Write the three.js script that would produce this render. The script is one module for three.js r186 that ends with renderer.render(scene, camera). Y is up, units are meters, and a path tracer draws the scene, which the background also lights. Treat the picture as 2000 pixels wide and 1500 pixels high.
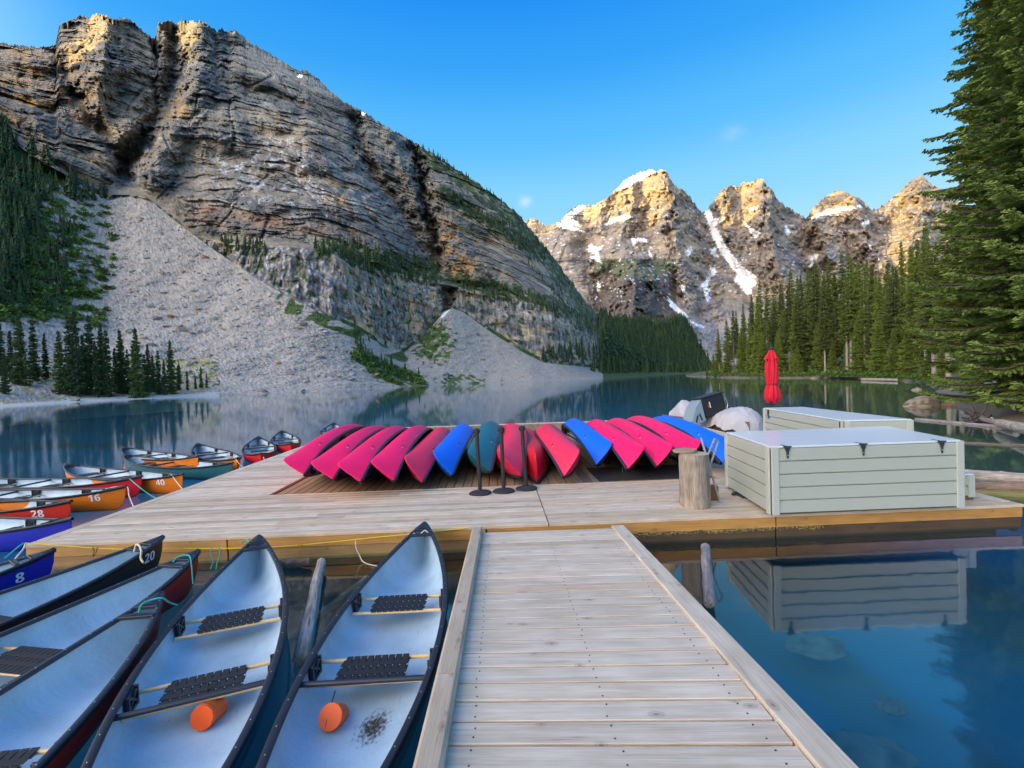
import * as THREE from 'three';
import { mergeGeometries, mergeVertices, toCreasedNormals } from 'three/addons/utils/BufferGeometryUtils.js';
import { FontLoader } from 'three/addons/loaders/FontLoader.js';
import { MarchingCubes } from 'three/addons/objects/MarchingCubes.js';
import { RoundedBoxGeometry } from 'three/addons/geometries/RoundedBoxGeometry.js';
import { createNoise2D, createNoise3D } from 'simplex-noise';

// ---------------------------------------------------------------- camera, sky, sun, exposure
const scene = new THREE.Scene();
const EYE = new THREE.Vector3(0, 2.08, 0), FOCAL = 900, ROLL = -0.03, PITCH = Math.atan(14.4 / 900);
const camera = new THREE.PerspectiveCamera(2 * Math.atan(750 / FOCAL) * 180 / Math.PI, 4 / 3, 0.1, 9000);
camera.position.copy(EYE);
camera.rotation.set(-PITCH, 0, ROLL, 'YXZ');
camera.updateMatrixWorld();

const renderer = new THREE.WebGLRenderer({ antialias: true });
renderer.toneMapping = THREE.LinearToneMapping;
renderer.toneMappingExposure = 2.0;
renderer.shadowMap.enabled = true;

// sunrise: the sun stands low, far round to the left and a little behind
const SUN_AZ = 125 * Math.PI / 180, SUN_TAN = 0.07;
const sunFlat = new THREE.Vector2(-Math.sin(SUN_AZ), -Math.cos(SUN_AZ));          // (x, z)
const sunDir = new THREE.Vector3(sunFlat.x, SUN_TAN, sunFlat.y).normalize();
const sun = new THREE.DirectionalLight(new THREE.Color().setRGB(1, 0.68, 0.16), 5);
sun.name = 'sun';
sun.position.copy(sunDir).multiplyScalar(3000);
sun.castShadow = true; sun.shadow.radius = 0.5;
Object.assign(sun.shadow.camera, { left: -2500, right: 2500, top: 2500, bottom: -2500, near: 1, far: 9000 });
scene.add(sun, sun.target);

const clamp = (x, a = 0, b = 1) => Math.min(b, Math.max(a, x));
const lerp = (a, b, t) => a + (b - a) * t;
const smooth = (a, b, x) => { const t = clamp((x - a) / (b - a)); return t * t * (3 - 2 * t); };
const tint3 = (c, k) => c.map(v => v * k);
const mix3 = (a, b, t) => [lerp(a[0], b[0], t), lerp(a[1], b[1], t), lerp(a[2], b[2], t)];
{
  // clear sunrise air: pale at the horizon, deep blue well above it, paler and brighter again towards the sun's side
  const W = 1024, Hh = 512, data = new Float32Array(W * Hh * 4);
  // two small wisps of cloud: azimuth, height, width, thickness (degrees), strength
  const wisps = [[Math.atan2(-1, .04), 20.6, .8, .6, .75], [Math.atan2(-1, .49), 24.6, 1.3, .8, .22]];
  const stops = [[-90, .30, .40, .46], [-1, .40, .58, .66], [0, .74, .96, 1.05], [7, .64, .92, 1.05], [13, .48, .83, 1.05], [20, .27, .69, 1.04], [27, .11, .52, 1.0], [34, .038, .37, .95], [41, .013, .26, .90], [60, .025, .25, .82], [90, .05, .27, .80]];
  for (let j = 0; j < Hh; j++) for (let i = 0; i < W; i++) {
    const el = ((j + .5) / Hh - .5) * Math.PI, az = ((i + .5) / W - .5) * 2 * Math.PI;
    const d = [Math.cos(el) * Math.cos(az), Math.sin(el), Math.cos(el) * Math.sin(az)], deg = el * 180 / Math.PI;
    let k = 0; while (k < stops.length - 2 && deg > stops[k + 1][0]) k++;
    const t = smooth(0, 1, (deg - stops[k][0]) / (stops[k + 1][0] - stops[k][0]));
    let c = mix3(stops[k].slice(1), stops[k + 1].slice(1), clamp((deg - stops[k][0]) / (stops[k + 1][0] - stops[k][0])) * .5 + t * .5);
    const g = Math.acos(clamp(d[0] * sunDir.x + d[1] * sunDir.y + d[2] * sunDir.z, -1, 1)) * 180 / Math.PI;
    c = tint3(c, 1 / 2.0);
    if (deg > 0) {
      const near = smooth(84, 28, g);
      c = mix3(c, [1.75, 1.70, 1.62], near * .95);
      const aureole = Math.exp(-Math.pow(g / 21, 2));
      c = [c[0] + 7.5 * aureole, c[1] + 6.1 * aureole, c[2] + 4.9 * aureole];
    }
    if (deg > 8 && deg < 32) for (const [ca, ce, w, h, k] of wisps) { const x = ((az - ca + Math.PI * 3) % (2 * Math.PI) - Math.PI) * 180 / Math.PI / w, y = (deg - ce) / h, e = x * x + y * y; if (e < 4) { const q = k * Math.exp(-e * 1.6) * clamp(.7 + .5 * Math.sin(az * 900 + Math.sin(el * 700) * 2) * Math.sin(el * 1100 + az * 300)); c = mix3(c, [.46, .49, .5], q); } }
    data.set([c[0], c[1], c[2], 1], (j * W + i) * 4);
  }
  const sky = new THREE.DataTexture(data, W, Hh, THREE.RGBAFormat, THREE.FloatType);
  sky.mapping = THREE.EquirectangularReflectionMapping; sky.magFilter = sky.minFilter = THREE.LinearFilter; sky.wrapS = THREE.RepeatWrapping; sky.needsUpdate = true; sky.name = 'sky';
  scene.background = sky; scene.environment = sky;
}

// ---------------------------------------------------------------- helpers
let seed = 20240611;
const rng = () => { seed = (seed + 0x6D2B79F5) | 0; let t = Math.imul(seed ^ (seed >>> 15), 1 | seed); t = (t + Math.imul(t ^ (t >>> 7), 61 | t)) ^ t; return ((t ^ (t >>> 14)) >>> 0) / 4294967296; };
const rand = (a = 1, b) => b === undefined ? rng() * a : a + rng() * (b - a);
const n2 = createNoise2D(rng), n3 = createNoise3D(rng);
const fbm2 = (x, y, o = 4) => { let s = 0, a = .5, f = 1; for (let i = 0; i < o; i++) { s += a * n2(x * f, y * f); a *= .5; f *= 2.03; } return s; };
const fbm3 = (x, y, z, o = 4) => { let s = 0, a = .5, f = 1; for (let i = 0; i < o; i++) { s += a * n3(x * f, y * f, z * f); a *= .5; f *= 2.03; } return s; };
const ridged = (x, y, z, o = 4) => { let s = 0, a = .5, f = 1; for (let i = 0; i < o; i++) { s += a * (1 - 2 * Math.abs(n3(x * f, y * f, z * f))); a *= .5; f *= 2.1; } return s; };
const V = (x, y, z) => new THREE.Vector3(x, y, z);
const RGB = (r, g, b) => new THREE.Color().setRGB(r, g, b);
const camR = new THREE.Matrix4().makeRotationFromEuler(camera.rotation);
const ray = (px, py) => V((px - 1000) / FOCAL, -(py - 750) / FOCAL, -1).applyMatrix4(camR);
/** The point of the level y (metres above the lake) that the photograph shows at (px, py). */
const onLevel = (px, py, y) => { const d = ray(px, py); return d.multiplyScalar((y - EYE.y) / d.y).add(EYE); };
/** The point at that distance in front of the camera. */
const atDepth = (px, py, z) => { const d = ray(px, py); return d.multiplyScalar(z / -d.z).add(EYE); };
const poly = (pts, x) => { if (x <= pts[0][0]) return pts[0][1]; for (let i = 1; i < pts.length; i++) if (x <= pts[i][0]) { const [a, b] = [pts[i - 1], pts[i]]; return lerp(a[1], b[1], (x - a[0]) / (b[0] - a[0])); } return pts.at(-1)[1]; };
const inside = (pts, x, y) => { let c = false; for (let i = 0, j = pts.length - 1; i < pts.length; j = i++) { const [xi, yi] = pts[i], [xj, yj] = pts[j]; if ((yi > y) !== (yj > y) && x < (xj - xi) * (y - yi) / (yj - yi) + xi) c = !c; } return c; };
/** (distance to a broken line, which side of it, how far along 0..1) */
const toLine = (pts, x, y) => { let best = [1e9, 0, 0]; for (let i = 1; i < pts.length; i++) { const [ax, ay] = pts[i - 1], [bx, by] = pts[i], dx = bx - ax, dy = by - ay, t = clamp(((x - ax) * dx + (y - ay) * dy) / (dx * dx + dy * dy)), ex = x - ax - t * dx, ey = y - ay - t * dy, d = Math.hypot(ex, ey); if (d < best[0]) best = [d, Math.sign(ex * dy - ey * dx), (i - 1 + t) / (pts.length - 1)]; } return best; };

const taken = {};
const numbered = (n) => { const k = taken[n] = (taken[n] ?? -1) + 1; return k ? `${n}_${String(k).padStart(3, '0')}` : n; };
const shadowed = (m) => { m.castShadow = m.receiveShadow = true; return m; };
function tag(o, label, category, group, kind) { Object.assign(o.userData, { label }, category && { category }, group && { group }, kind && { kind }); return o; }
function thing(name, label, category, at = [0, 0, 0], turn = 0, group) { const o = new THREE.Group(); o.name = numbered(name); o.position.set(...at); o.rotation.y = turn; scene.add(o); return tag(o, label, category, group); }
function part(name, geo, mat, parent, label) { const m = shadowed(new THREE.Mesh(Array.isArray(geo) ? mergeGeometries(geo.map(g => g.index ? g.toNonIndexed() : g)) : geo, mat)); m.name = name; parent.add(m); if (label) m.userData.label = label; return m; }
function solo(name, geo, mat, label, category, group) { const m = part(numbered(name), geo, mat, scene); return tag(m, label, category, group); }
function ground(name, geo, mat, kind = 'structure', label) { const m = part(numbered(name), geo, mat, scene); m.userData.kind = kind; if (label) m.userData.label = label; return m; }
function dup(o, label) { const c = o.clone(); c.name = numbered(o.name.replace(/_\d{3}$/, '')); c.userData = { ...o.userData }; if (label) c.userData.label = label; scene.add(c); return c; }

/** A geometry from a grid of points: rows of equal length. */
function gridGeo(rows, uv, color) {
  const nr = rows.length, nc = rows[0].length, pos = new Float32Array(nr * nc * 3), uvs = new Float32Array(nr * nc * 2), col = color && new Float32Array(nr * nc * 3), idx = [];
  for (let j = 0; j < nr; j++) for (let i = 0; i < nc; i++) {
    const k = j * nc + i, p = rows[j][i]; pos[3 * k] = p.x; pos[3 * k + 1] = p.y; pos[3 * k + 2] = p.z;
    const w = uv ? uv(p, i, j) : [i / (nc - 1), j / (nr - 1)]; uvs[2 * k] = w[0]; uvs[2 * k + 1] = w[1];
    if (col) { const c = color(p, i, j); col[3 * k] = c[0]; col[3 * k + 1] = c[1]; col[3 * k + 2] = c[2]; }
    if (i < nc - 1 && j < nr - 1) idx.push(k, k + 1, k + nc, k + 1, k + nc + 1, k + nc);
  }
  const g = new THREE.BufferGeometry();
  g.setAttribute('position', new THREE.BufferAttribute(pos, 3)); g.setAttribute('uv', new THREE.BufferAttribute(uvs, 2));
  if (col) g.setAttribute('color', new THREE.BufferAttribute(col, 3));
  g.setIndex(idx); g.computeVertexNormals(); return g;
}
/** A sawn bar from a to b: w across, h high, its edges chamfered; uv in metres along and round it, from a random place in the wood. */
function bar(a, b, w, h, o = {}) {
  const dir = b.clone().sub(a), len = dir.length(); dir.normalize();
  const up = o.up ?? (Math.abs(dir.y) > .9 ? V(0, 0, 1) : V(0, 1, 0)), side = dir.clone().cross(up).normalize(), top = side.clone().cross(dir).normalize();
  const c = Math.min(o.c ?? .004, w / 3, h / 3), W = w / 2, Hh = h / 2;
  const ring = [[-W + c, Hh], [W - c, Hh], [W, Hh - c], [W, -Hh + c], [W - c, -Hh], [-W + c, -Hh], [-W, -Hh + c], [-W, Hh - c]];
  const pos = [], uv = [], u0 = o.u0 ?? rng() * 7, v0 = o.v0 ?? rng() * 7, at = (p, t) => a.clone().addScaledVector(dir, t).addScaledVector(side, p[0]).addScaledVector(top, p[1]);
  const put = (p, u, v) => { pos.push(p.x, p.y, p.z); uv.push(u0 + u, v0 + v); };
  let run = 0;
  for (let i = 0; i < 8; i++) {
    const p = ring[i], q = ring[(i + 1) % 8], e = Math.hypot(q[0] - p[0], q[1] - p[1]);
    const A = at(p, 0), B = at(p, len), C = at(q, len), Dd = at(q, 0);
    put(A, 0, run); put(C, len, run + e); put(B, len, run); put(A, 0, run); put(Dd, 0, run + e); put(C, len, run + e); run += e;
  }
  for (const [t, flip] of [[0, 0], [len, 1]]) for (let i = 1; i < 7; i++) for (const k of flip ? [0, i, i + 1] : [0, i + 1, i]) put(at(ring[k], t), ring[k][0] * .3, ring[k][1]);
  const g = new THREE.BufferGeometry();
  g.setAttribute('position', new THREE.Float32BufferAttribute(pos, 3)); g.setAttribute('uv', new THREE.Float32BufferAttribute(uv, 2)); g.computeVertexNormals(); return g;
}
const box = (x, y, z, w, h, d, c = .004, u) => bar(V(x - w / 2, y, z), V(x + w / 2, y, z), d, h, { c, ...u });
const rod = (a, b, r, r2 = r, n = 10) => { const d = b.clone().sub(a), g = new THREE.CylinderGeometry(r2, r, d.length(), n); g.applyQuaternion(new THREE.Quaternion().setFromUnitVectors(V(0, 1, 0), d.clone().normalize())); g.translate((a.x + b.x) / 2, (a.y + b.y) / 2, (a.z + b.z) / 2); return g; };
const tube = (pts, r, n = 40, k = 6) => new THREE.TubeGeometry(new THREE.CatmullRomCurve3(pts), n, r, k);
const bare = (g, keep = ['position', 'normal', 'uv']) => { for (const k of Object.keys(g.attributes)) if (!keep.includes(k)) g.deleteAttribute(k); return g; };

/** A texture computed pixel by pixel; f(u, v) gives linear colours (or one number for a bump map). */
function texture(w, h, f, srgb = true) {
  const d = new Uint8Array(w * h * 4), s = (c) => 255 * (c <= .0031308 ? c * 12.92 : 1.055 * Math.pow(clamp(c), 1 / 2.4) - .055);
  for (let j = 0; j < h; j++) for (let i = 0; i < w; i++) { const c = f((i + .5) / w, (j + .5) / h), k = (j * w + i) * 4; if (srgb) { d[k] = s(c[0]); d[k + 1] = s(c[1]); d[k + 2] = s(c[2]); d[k + 3] = 255 * (c[3] ?? 1); } else { d[k] = d[k + 1] = d[k + 2] = 255 * clamp(c); d[k + 3] = 255; } }
  const t = new THREE.DataTexture(d, w, h); t.wrapS = t.wrapT = THREE.RepeatWrapping; t.magFilter = THREE.LinearFilter; t.minFilter = THREE.LinearMipmapLinearFilter; t.generateMipmaps = true;
  t.colorSpace = srgb ? THREE.SRGBColorSpace : THREE.NoColorSpace; t.needsUpdate = true; return t;
}
const sized = (t, mx, my = mx) => { const c = t.clone(); c.repeat.set(1 / mx, 1 / my); c.needsUpdate = true; return c; };
/** Noise that repeats on the unit square. */
const wrapNoise = (u, v, fu, fv, o = 3, z = 0) => { const a = u * 2 * Math.PI, b = v * 2 * Math.PI; let s = 0, k = .5, f = 1; for (let i = 0; i < o; i++) { s += k * (n3(Math.cos(a) * fu * f / 6.28 + 9 * z, Math.sin(a) * fu * f / 6.28, Math.cos(b) * fv * f / 6.28 + z) + n3(Math.sin(b) * fv * f / 6.28 + 3 + z, Math.cos(a) * fu * f / 6.28, Math.sin(a) * fu * f / 6.28 - z)) * .6; k *= .5; f *= 2; } return s; };
const std = (o) => new THREE.MeshStandardMaterial({ roughness: .8, metalness: 0, ...o });
// ---------------------------------------------------------------- mountains
const rockMat = std({ vertexColors: true, roughness: .95 });
rockMat.name = 'rock';
/** A mountain face: columns px0..px1, zones from the shore to the ridge, each row a line (py, depth); relief pushes its points nearer or farther. Then a back that falls away. */
function face(name, px0, px1, nc, zones, relief, color, label) {
  const rows = [], info = [];
  const colsAt = (i) => lerp(px0, px1, i / (nc - 1));
  zones.forEach((z, zi) => {
    for (let j = zi ? 1 : 0; j <= z.n; j++) {
      const t = j / z.n, row = [], inf = [];
      for (let i = 0; i < nc; i++) {
        const px = colsAt(i), py = lerp(z.py0(px), z.py1(px), t) + (z.jag ? z.jag(px) * Math.pow(t, 45) : 0), d = lerp(z.d0(px), z.d1(px), Math.pow(t, z.pow ?? 1));
        const p = atDepth(px, py, d), r = relief(px, py, p, zi, t);
        row.push(p.clone().sub(EYE).multiplyScalar((d + r) / d).add(EYE)); inf.push([px, py, zi, t, r]);
      }
      rows.push(row); info.push(inf);
    }
  });
  const last = rows.at(-1), back = [[.12, .93], [.3, .7], [.6, -.05]];
  for (const [f, h] of back) { rows.push(last.map(p => V(p.x * (1 + f), p.y * h, p.z * (1 + f)))); info.push(info.at(-1)); }
  const first = rows[0].map(p => V(p.x * .97, Math.min(p.y, 0) - 5, p.z * .97)); rows.unshift(first); info.unshift(info[0]);
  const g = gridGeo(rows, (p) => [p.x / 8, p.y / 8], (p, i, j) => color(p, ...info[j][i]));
  g.deleteAttribute('normal');
  const m = ground(name, g, rockMat, 'structure', label);
  /** the point of this face that stands at (px, py) of the plan */
  const look = (px, py) => {
    const i = clamp(Math.round((px - px0) / (px1 - px0) * (nc - 1)), 0, nc - 1);
    for (let j = 1; j < rows.length - 3; j++) if (info[j][i][1] <= py) return rows[j][i].clone();
    return rows[rows.length - 4][i].clone();
  };
  return { mesh: m, look, rows, info };
}
const shoreDepth = [[-260, 50], [0, 63.7], [150, 78], [300, 87.5], [430, 97], [600, 107], [720, 120], [830, 150], [880, 166], [1000, 176], [1130, 185], [1230, 270], [1300, 380], [1420, 480]];
const horizonAt = (px) => 735.6 - .03 * (px - 1000);
const screeTop = [[-260, 200], [0, 258], [60, 303], [120, 338], [210, 392], [236, 387], [262, 384], [284, 388], [306, 402], [340, 430], [420, 490], [520, 556], [600, 600], [700, 645], [760, 680], [792, 688], [830, 652], [866, 612], [882, 602], [905, 610], [960, 650], [1020, 688], [1060, 708], [1130, 716], [1200, 722], [1250, 724], [1420, 726]];
const screeDepth = [[-260, 150], [0, 166], [210, 182], [282, 184], [420, 162], [600, 143], [700, 152], [792, 176], [882, 207], [960, 206], [1060, 208], [1130, 216], [1200, 300], [1250, 385], [1420, 560]];
const ledge = [[-260, 192], [0, 250], [60, 295], [120, 330], [210, 380], [282, 382], [340, 424], [380, 462], [450, 478], [560, 482], [640, 490], [700, 514], [760, 530], [830, 546], [900, 562], [1000, 582], [1080, 604], [1150, 642], [1200, 668], [1260, 700], [1420, 724]];
const ridgeLine = [[-260, 90], [-60, 70], [0, 84], [40, 90], [80, 93], [108, 88], [116, 50], [124, 44], [148, 36], [156, 30], [176, 33], [190, 26], [205, 28], [222, 38], [240, 33], [262, 44], [285, 66], [302, 76], [310, 46], [328, 42], [345, 46], [352, 40], [372, 42], [395, 41], [416, 54], [424, 62], [432, 56], [448, 64], [458, 58], [474, 68], [482, 78], [520, 100], [552, 120], [585, 138], [598, 136], [640, 172], [668, 196], [712, 220], [760, 250], [800, 272], [830, 290], [868, 314], [900, 336], [940, 362], [980, 392], [1010, 416], [1040, 452], [1080, 500], [1120, 556], [1150, 596], [1172, 622], [1200, 634], [1235, 634], [1290, 640], [1318, 626], [1334, 622], [1352, 650], [1372, 688], [1390, 720], [1420, 727]];
const ridgeDepth = [[-260, 240], [282, 262], [700, 266], [1000, 290], [1150, 330], [1200, 380], [1300, 520], [1420, 640]];
const f = (pts) => (x) => poly(pts, x);
const soft = (pts, w = 90) => (x) => { let s = 0; for (let k = -4; k <= 4; k++) s += poly(pts, x + k * w / 4); return s / 9; };
const jagged = (x) => x < 1180 ? 3.2 * n2(x / 7, 3) + 2 * n2(x / 2.6, 9) : 1.5 * n2(x / 3, 4);
const shoreD = soft(shoreDepth), screeD = soft(screeDepth, 70), ledgeD = (x) => screeD(x) + clamp((poly(screeTop, x) - poly(ledge, x)) * .09, 1, 14);
const shorePy = (px) => horizonAt(px) + FOCAL * EYE.y / shoreD(px);

// big forms: clefts that run back into the mass, ribs that stand out of it (in the plan of the face)
const clefts = [
  { l: [[338, 70], [345, 150], [322, 215], [285, 270], [262, 300], [252, 335]], w: 34, a: 32 },
  { l: [[112, 95], [125, 140], [150, 190], [190, 240], [230, 300], [246, 360]], w: 20, a: 15 },
  { l: [[690, 232], [705, 290], [735, 350], [790, 420], [838, 500]], w: 18, a: 17 },
  { l: [[806, 285], [822, 340], [830, 400], [846, 460], [858, 520]], w: 14, a: 26 },
  { l: [[880, 560], [872, 600]], w: 16, a: 12 },
  { l: [[405, 560], [440, 500]], w: 20, a: 4 },
  { l: [[300, 62], [306, 110]], w: 9, a: 26 },
];
const ribs = [
  { l: [[60, 130], [70, 220], [100, 330]], w: 60, a: 9 },
  { l: [[215, 45], [195, 150], [190, 200]], w: 45, a: 16 },
  { l: [[395, 60], [380, 150], [320, 260], [290, 340]], w: 55, a: 16 },
  { l: [[560, 220], [620, 300], [690, 400], [745, 480]], w: 60, a: 7 },
  { l: [[760, 262], [790, 330], [818, 400]], w: 22, a: 9 },
  { l: [[858, 378], [890, 440], [930, 540]], w: 42, a: 13 },
];
const strata = (s) => { const a = n2(s / 17, 3.1), b = n2(s / 6.3, 8.7), c = n2(s / 2.4, 1.9); return [a, b, c]; };
const hash = (a, b) => { const x = Math.sin(a * 127.1 + b * 311.7) * 43758.5453; return x - Math.floor(x); };
/** Broken layers: each block of layer thickness h and length w stands out by its own amount, -0.5 .. 0.5. */
const slab = (s, u, h, w, salt = 0) => { const i = Math.floor(s / h), j = Math.floor(u / w + hash(i, 3 + salt) * 9 + .3 * n2(s / h, u / w)); return hash(i + salt * 31, j) - .5; };
const stratum = (p) => p.y + .2 * p.x + 5 * n3(p.x / 70, p.y / 50, p.z / 70) + 1.2 * n3(p.x / 15, p.y / 12, p.z / 15);
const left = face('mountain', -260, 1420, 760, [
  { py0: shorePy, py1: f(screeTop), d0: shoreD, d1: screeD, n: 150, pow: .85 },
  { py0: f(screeTop), py1: f(ledge), d0: screeD, d1: ledgeD, n: 100 },
  { py0: f(ledge), py1: f(ridgeLine), jag: jagged, d0: ledgeD, d1: soft(ridgeDepth), n: 250, pow: 1.15 },
], (px, py, p, zone, t) => {
  if (zone === 0) {                                                                    // loose stone, the flat bank, and soil under the forest
    const fan = 1.6 * n3(p.x / 22, p.z / 40, 4) + .5 * n3(p.x / 6, p.y / 3, p.z / 9) + .25 * n3(p.x / 1.7, p.y / 1.2, p.z / 3);
    return fan * smooth(0, .1, t) * smooth(1, .93, t) - .35 * smooth(0, .02, t) * Math.abs(n3(p.x / 1.1, p.y, p.z / 1.5));
  }
  const s = stratum(p), [a, b, c] = strata(s), edge = zone === 1 ? Math.min(smooth(0, .12, t), smooth(1, .9, t)) : smooth(0, px < 340 ? .1 : .05, t);
  let r = 0;
  const mild = smooth(900, 1150, px) * .75 + (zone === 2 && py < poly(ridgeLine, px) + 60 && px > 480 ? .35 : 0);
  if (zone === 1) r = 2.6 * ridged(p.x / 9, p.y / 60, p.z / 12, 3) + .9 * Math.sign(b) * Math.sqrt(Math.abs(b)) + .8 * n3(p.x / 3, p.y / 9, p.z / 3);
  else {
    const u = p.x * .95 - p.z * .3;
    r = 4.2 * slab(s, u, 8.3, 38) + 2.8 * slab(s, u, 3.3, 15, 1) + 1.5 * slab(s, u, 1.45, 6, 2);
    r += 5 * ridged(p.x / 42, p.y / 110, p.z / 45, 3) + .5 * n3(p.x / 1.9, p.y / 1.3, p.z / 1.9) + 2.2 * smooth(.86, 1, 1 - Math.abs(n3(p.x / 26 + p.y / 60, p.y / 90, p.z / 30)));
    r -= 7 * n3(p.x / 60, p.y / 45, p.z / 60);
  }
  r *= 1 - mild;
  if (px < 1200) {
    const wob = 7 * n2(px / 28, py / 28) + 3 * n2(px / 9, py / 9);
    for (const k of clefts) { const [d, , u] = toLine(k.l, px + wob, py); if (d < k.w * 1.6) r += k.a * Math.exp(-Math.pow(d / k.w * 1.35, 2)) * Math.min(1, (u + .15) * 4); }
    for (const k of ribs) { const [d] = toLine(k.l, px + wob, py); if (d < k.w) r -= k.a * (1 - d / k.w); }
  }
  return r * edge;
}, (p, px, py, zone, t, r) => {
  const grain = n3(p.x / .9, p.y / .7, p.z / .9), patch = fbm3(p.x / 14, p.y / 14, p.z / 14, 3), big = fbm3(p.x / 60, p.y / 60, p.z / 60, 2);
  const green = (k) => mix3([.022, .058, .012], [.075, .12, .02], clamp(.5 + patch * 1.2 + grain * .3 + k));
  if (px > 1178 && py > poly(ridgeLine, px) + 2) { const w = smooth(0, .012, t) * (zone ? 1 : 1); return mix3([.27, .25, .2], green(-.25), clamp(w + patch * .3)); }
  if (zone === 0) {
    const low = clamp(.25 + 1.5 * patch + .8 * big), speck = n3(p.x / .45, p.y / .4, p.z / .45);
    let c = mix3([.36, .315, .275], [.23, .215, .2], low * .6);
    const run = n3((p.x + .5 * p.z) / 2.3, p.y / 55, 3) + .6 * n3((p.x + .5 * p.z) / .8, p.y / 30, 6); c = c.map(v => v * (1 + .34 * grain + .34 * speck + .2 * big + .16 * run)); if (run > .75 && low < .5) c = mix3(c, [.40, .32, .25], .5);
    if (speck > .62) c = [.46, .44, .42];
    if (px > 790) c = mix3(c, [.33, .30, .265], smooth(790, 830, px) * .7).map(v => v * (1 + .1 * grain));
    // the wooded slope on the far left, loose green further right, lichen on the bank
    const wood = Math.min(smooth(230, 40, px - (py > 400 ? (py - 400) * .25 : 0) + 40 * patch), smooth(660, 600, py));
    if (wood > .25 && n3(p.x / 7, p.y / 7, p.z / 7) + grain * .3 + (wood - .62) * 2.2 > 0) c = green(-.1);
    if (py > 700 && px < 430) { const y = n3(p.x / 3, p.z / 3, 9) + .4 * grain; if (y > .35) c = [.30, .27, .09]; else if (y < -.35 && py < 752) c = green(.1); if (py > shorePy(px) - 6) c = [.5, .49, .46]; }
    const cone = Math.max(smooth(60, 14, Math.hypot((px - 848) * 1.1, (py - 668) * 1)), smooth(40, 12, Math.hypot((px - 900) * .6, (py - 745) * 1.6)) * .7, smooth(26, 8, toLine([[700, 690], [740, 722], [815, 748]], px, py)[0]));
    if (cone > .1 && n3(p.x / 3.5, p.y / 3, p.z / 3.5) + grain * .45 + (cone - .6) * 1.4 > 0) c = green(.35 + .1 * grain);
    if (inside([[862, 600], [874, 594], [877, 606], [868, 618], [860, 622]], px + 3 * grain, py)) c = [.8, .82, .86];
    const rim = smooth(30, 8, Math.abs(toLine([[560, 590], [700, 640], [790, 690]], px, py)[0]) ); if (rim > .3 && n3(p.x / 5, p.y / 5, 2) > .1) c = green(.3);
    return c;
  }
  const s = stratum(p), u = p.x * .95 - p.z * .3, m = n3(p.x / 24, s / 5, p.z / 24), a = slab(s, u, 8.3, 38), b = slab(s, u, 3.3, 15, 1), c = slab(s, u, 1.45, 6, 2);
  let col = mix3([.168, .16, .15], [.275, .232, .178], clamp(.42 + .7 * a + .6 * b + .35 * big + .25 * m));
  col = mix3(col, [.38, .345, .305], clamp(b * 1.5 + c * 1.2 - .45) * .8);
  col = mix3(col, [.085, .08, .078], clamp(-b * 1.1 - c * 1.5 - .42 + .3 * m) * .85);
  if (zone === 2) {
    // grey rock on the upper middle and towards the right, rusty layers on the left buttress and in the bay, pale lime streaks on the middle wall
    const grey = Math.max(smooth(250, 120, py + (480 - px) * .35 + 60 * big) * smooth(330, 420, px), smooth(880, 960, px) * smooth(20, 70, 420 + (px - 950) * .9 - py + 30));
    col = mix3(col, [.185, .187, .178].map(v => v * (1 + .5 * b + .5 * c)), grey * .7);
    const rust = Math.max(smooth(130, 40, Math.hypot((px - 90) * .7, (py - 230) * .6)), smooth(80, 20, Math.hypot((px - 900), (py - 470) * .7)), smooth(60, 15, Math.hypot(px - 330, (py - 215) * 1.3)), smooth(40, 10, Math.hypot(px - 655, py - 380)) * .8);
    col = mix3(col, [.36, .235, .105], rust * clamp(.15 + .8 * m + .9 * b));
    const chalk = smooth(170, 50, Math.hypot((px - 540) * .62, (py - 345 - (px - 540) * .28) * 1.35)), ch = n3(p.x / 4.5, p.y / 16, p.z / 4.5) * .7 + .5 * n3(p.x / 1.6, p.y / 6, p.z / 1.6) + .35 * patch;
    col = mix3(col, [.47, .46, .47], clamp((ch - .22) * 2.2) * chalk * .75);
    const red = smooth(24, 6, Math.abs(py - (437 + (px - 560) * .1) + 9 * patch)) * smooth(330, 420, px) * smooth(700, 620, px);
    col = mix3(col, [.27, .165, .115], red * clamp(.3 + .8 * patch + .5 * b));
    if (inside([[578, 150], [592, 144], [588, 152]], px, py + 2 * grain) || inside([[705, 218], [716, 222], [708, 226]], px, py)) col = [.85, .87, .9];
    const mossy = Math.max(smooth(22, 6, toLine([[862, 372], [930, 420], [1000, 462], [1060, 498]], px, py)[0]), smooth(34, 10, toLine([[830, 292], [900, 345], [980, 400], [1040, 466], [1120, 566], [1170, 630]], px, py)[0]), smooth(30, 8, Math.abs(py - poly(ledge, px) + 10)) * smooth(600, 650, px), smooth(1080, 1160, px));
    if (mossy > 0 && n3(p.x / 6, p.y / 5, p.z / 6) + grain * .4 + (mossy - .8) * 1.7 > 0) col = mix3(green(-.2), col, .2);
  } else {
    const blue = smooth(150, 60, Math.abs(px - 560)), streak = n3(p.x / 1.6, p.y / 30, p.z / 1.6) + .5 * n3(p.x / .7, p.y / 14, p.z / .7);
    col = mix3(col, [.16, .155, .15], blue * .5);
    col = mix3(col, [.42, .42, .45], clamp(streak * 1.5 - .35) * (.45 + .4 * blue));
    col = mix3(col, [.045, .045, .055], clamp(-streak * 1.6 - .45) * .8);
    col = mix3(col, [.40, .31, .20], clamp(n3(p.x / 13, p.y / 11, p.z / 13) * 1.4 - .2) * (1 - blue) * .7);
    if (n3(p.x / 5, p.y / 4, p.z / 5) + grain * .3 > .62 || (px > 560 && py > poly(screeTop, px) - 8 && patch > 0)) col = green(-.15);
  }
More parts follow.
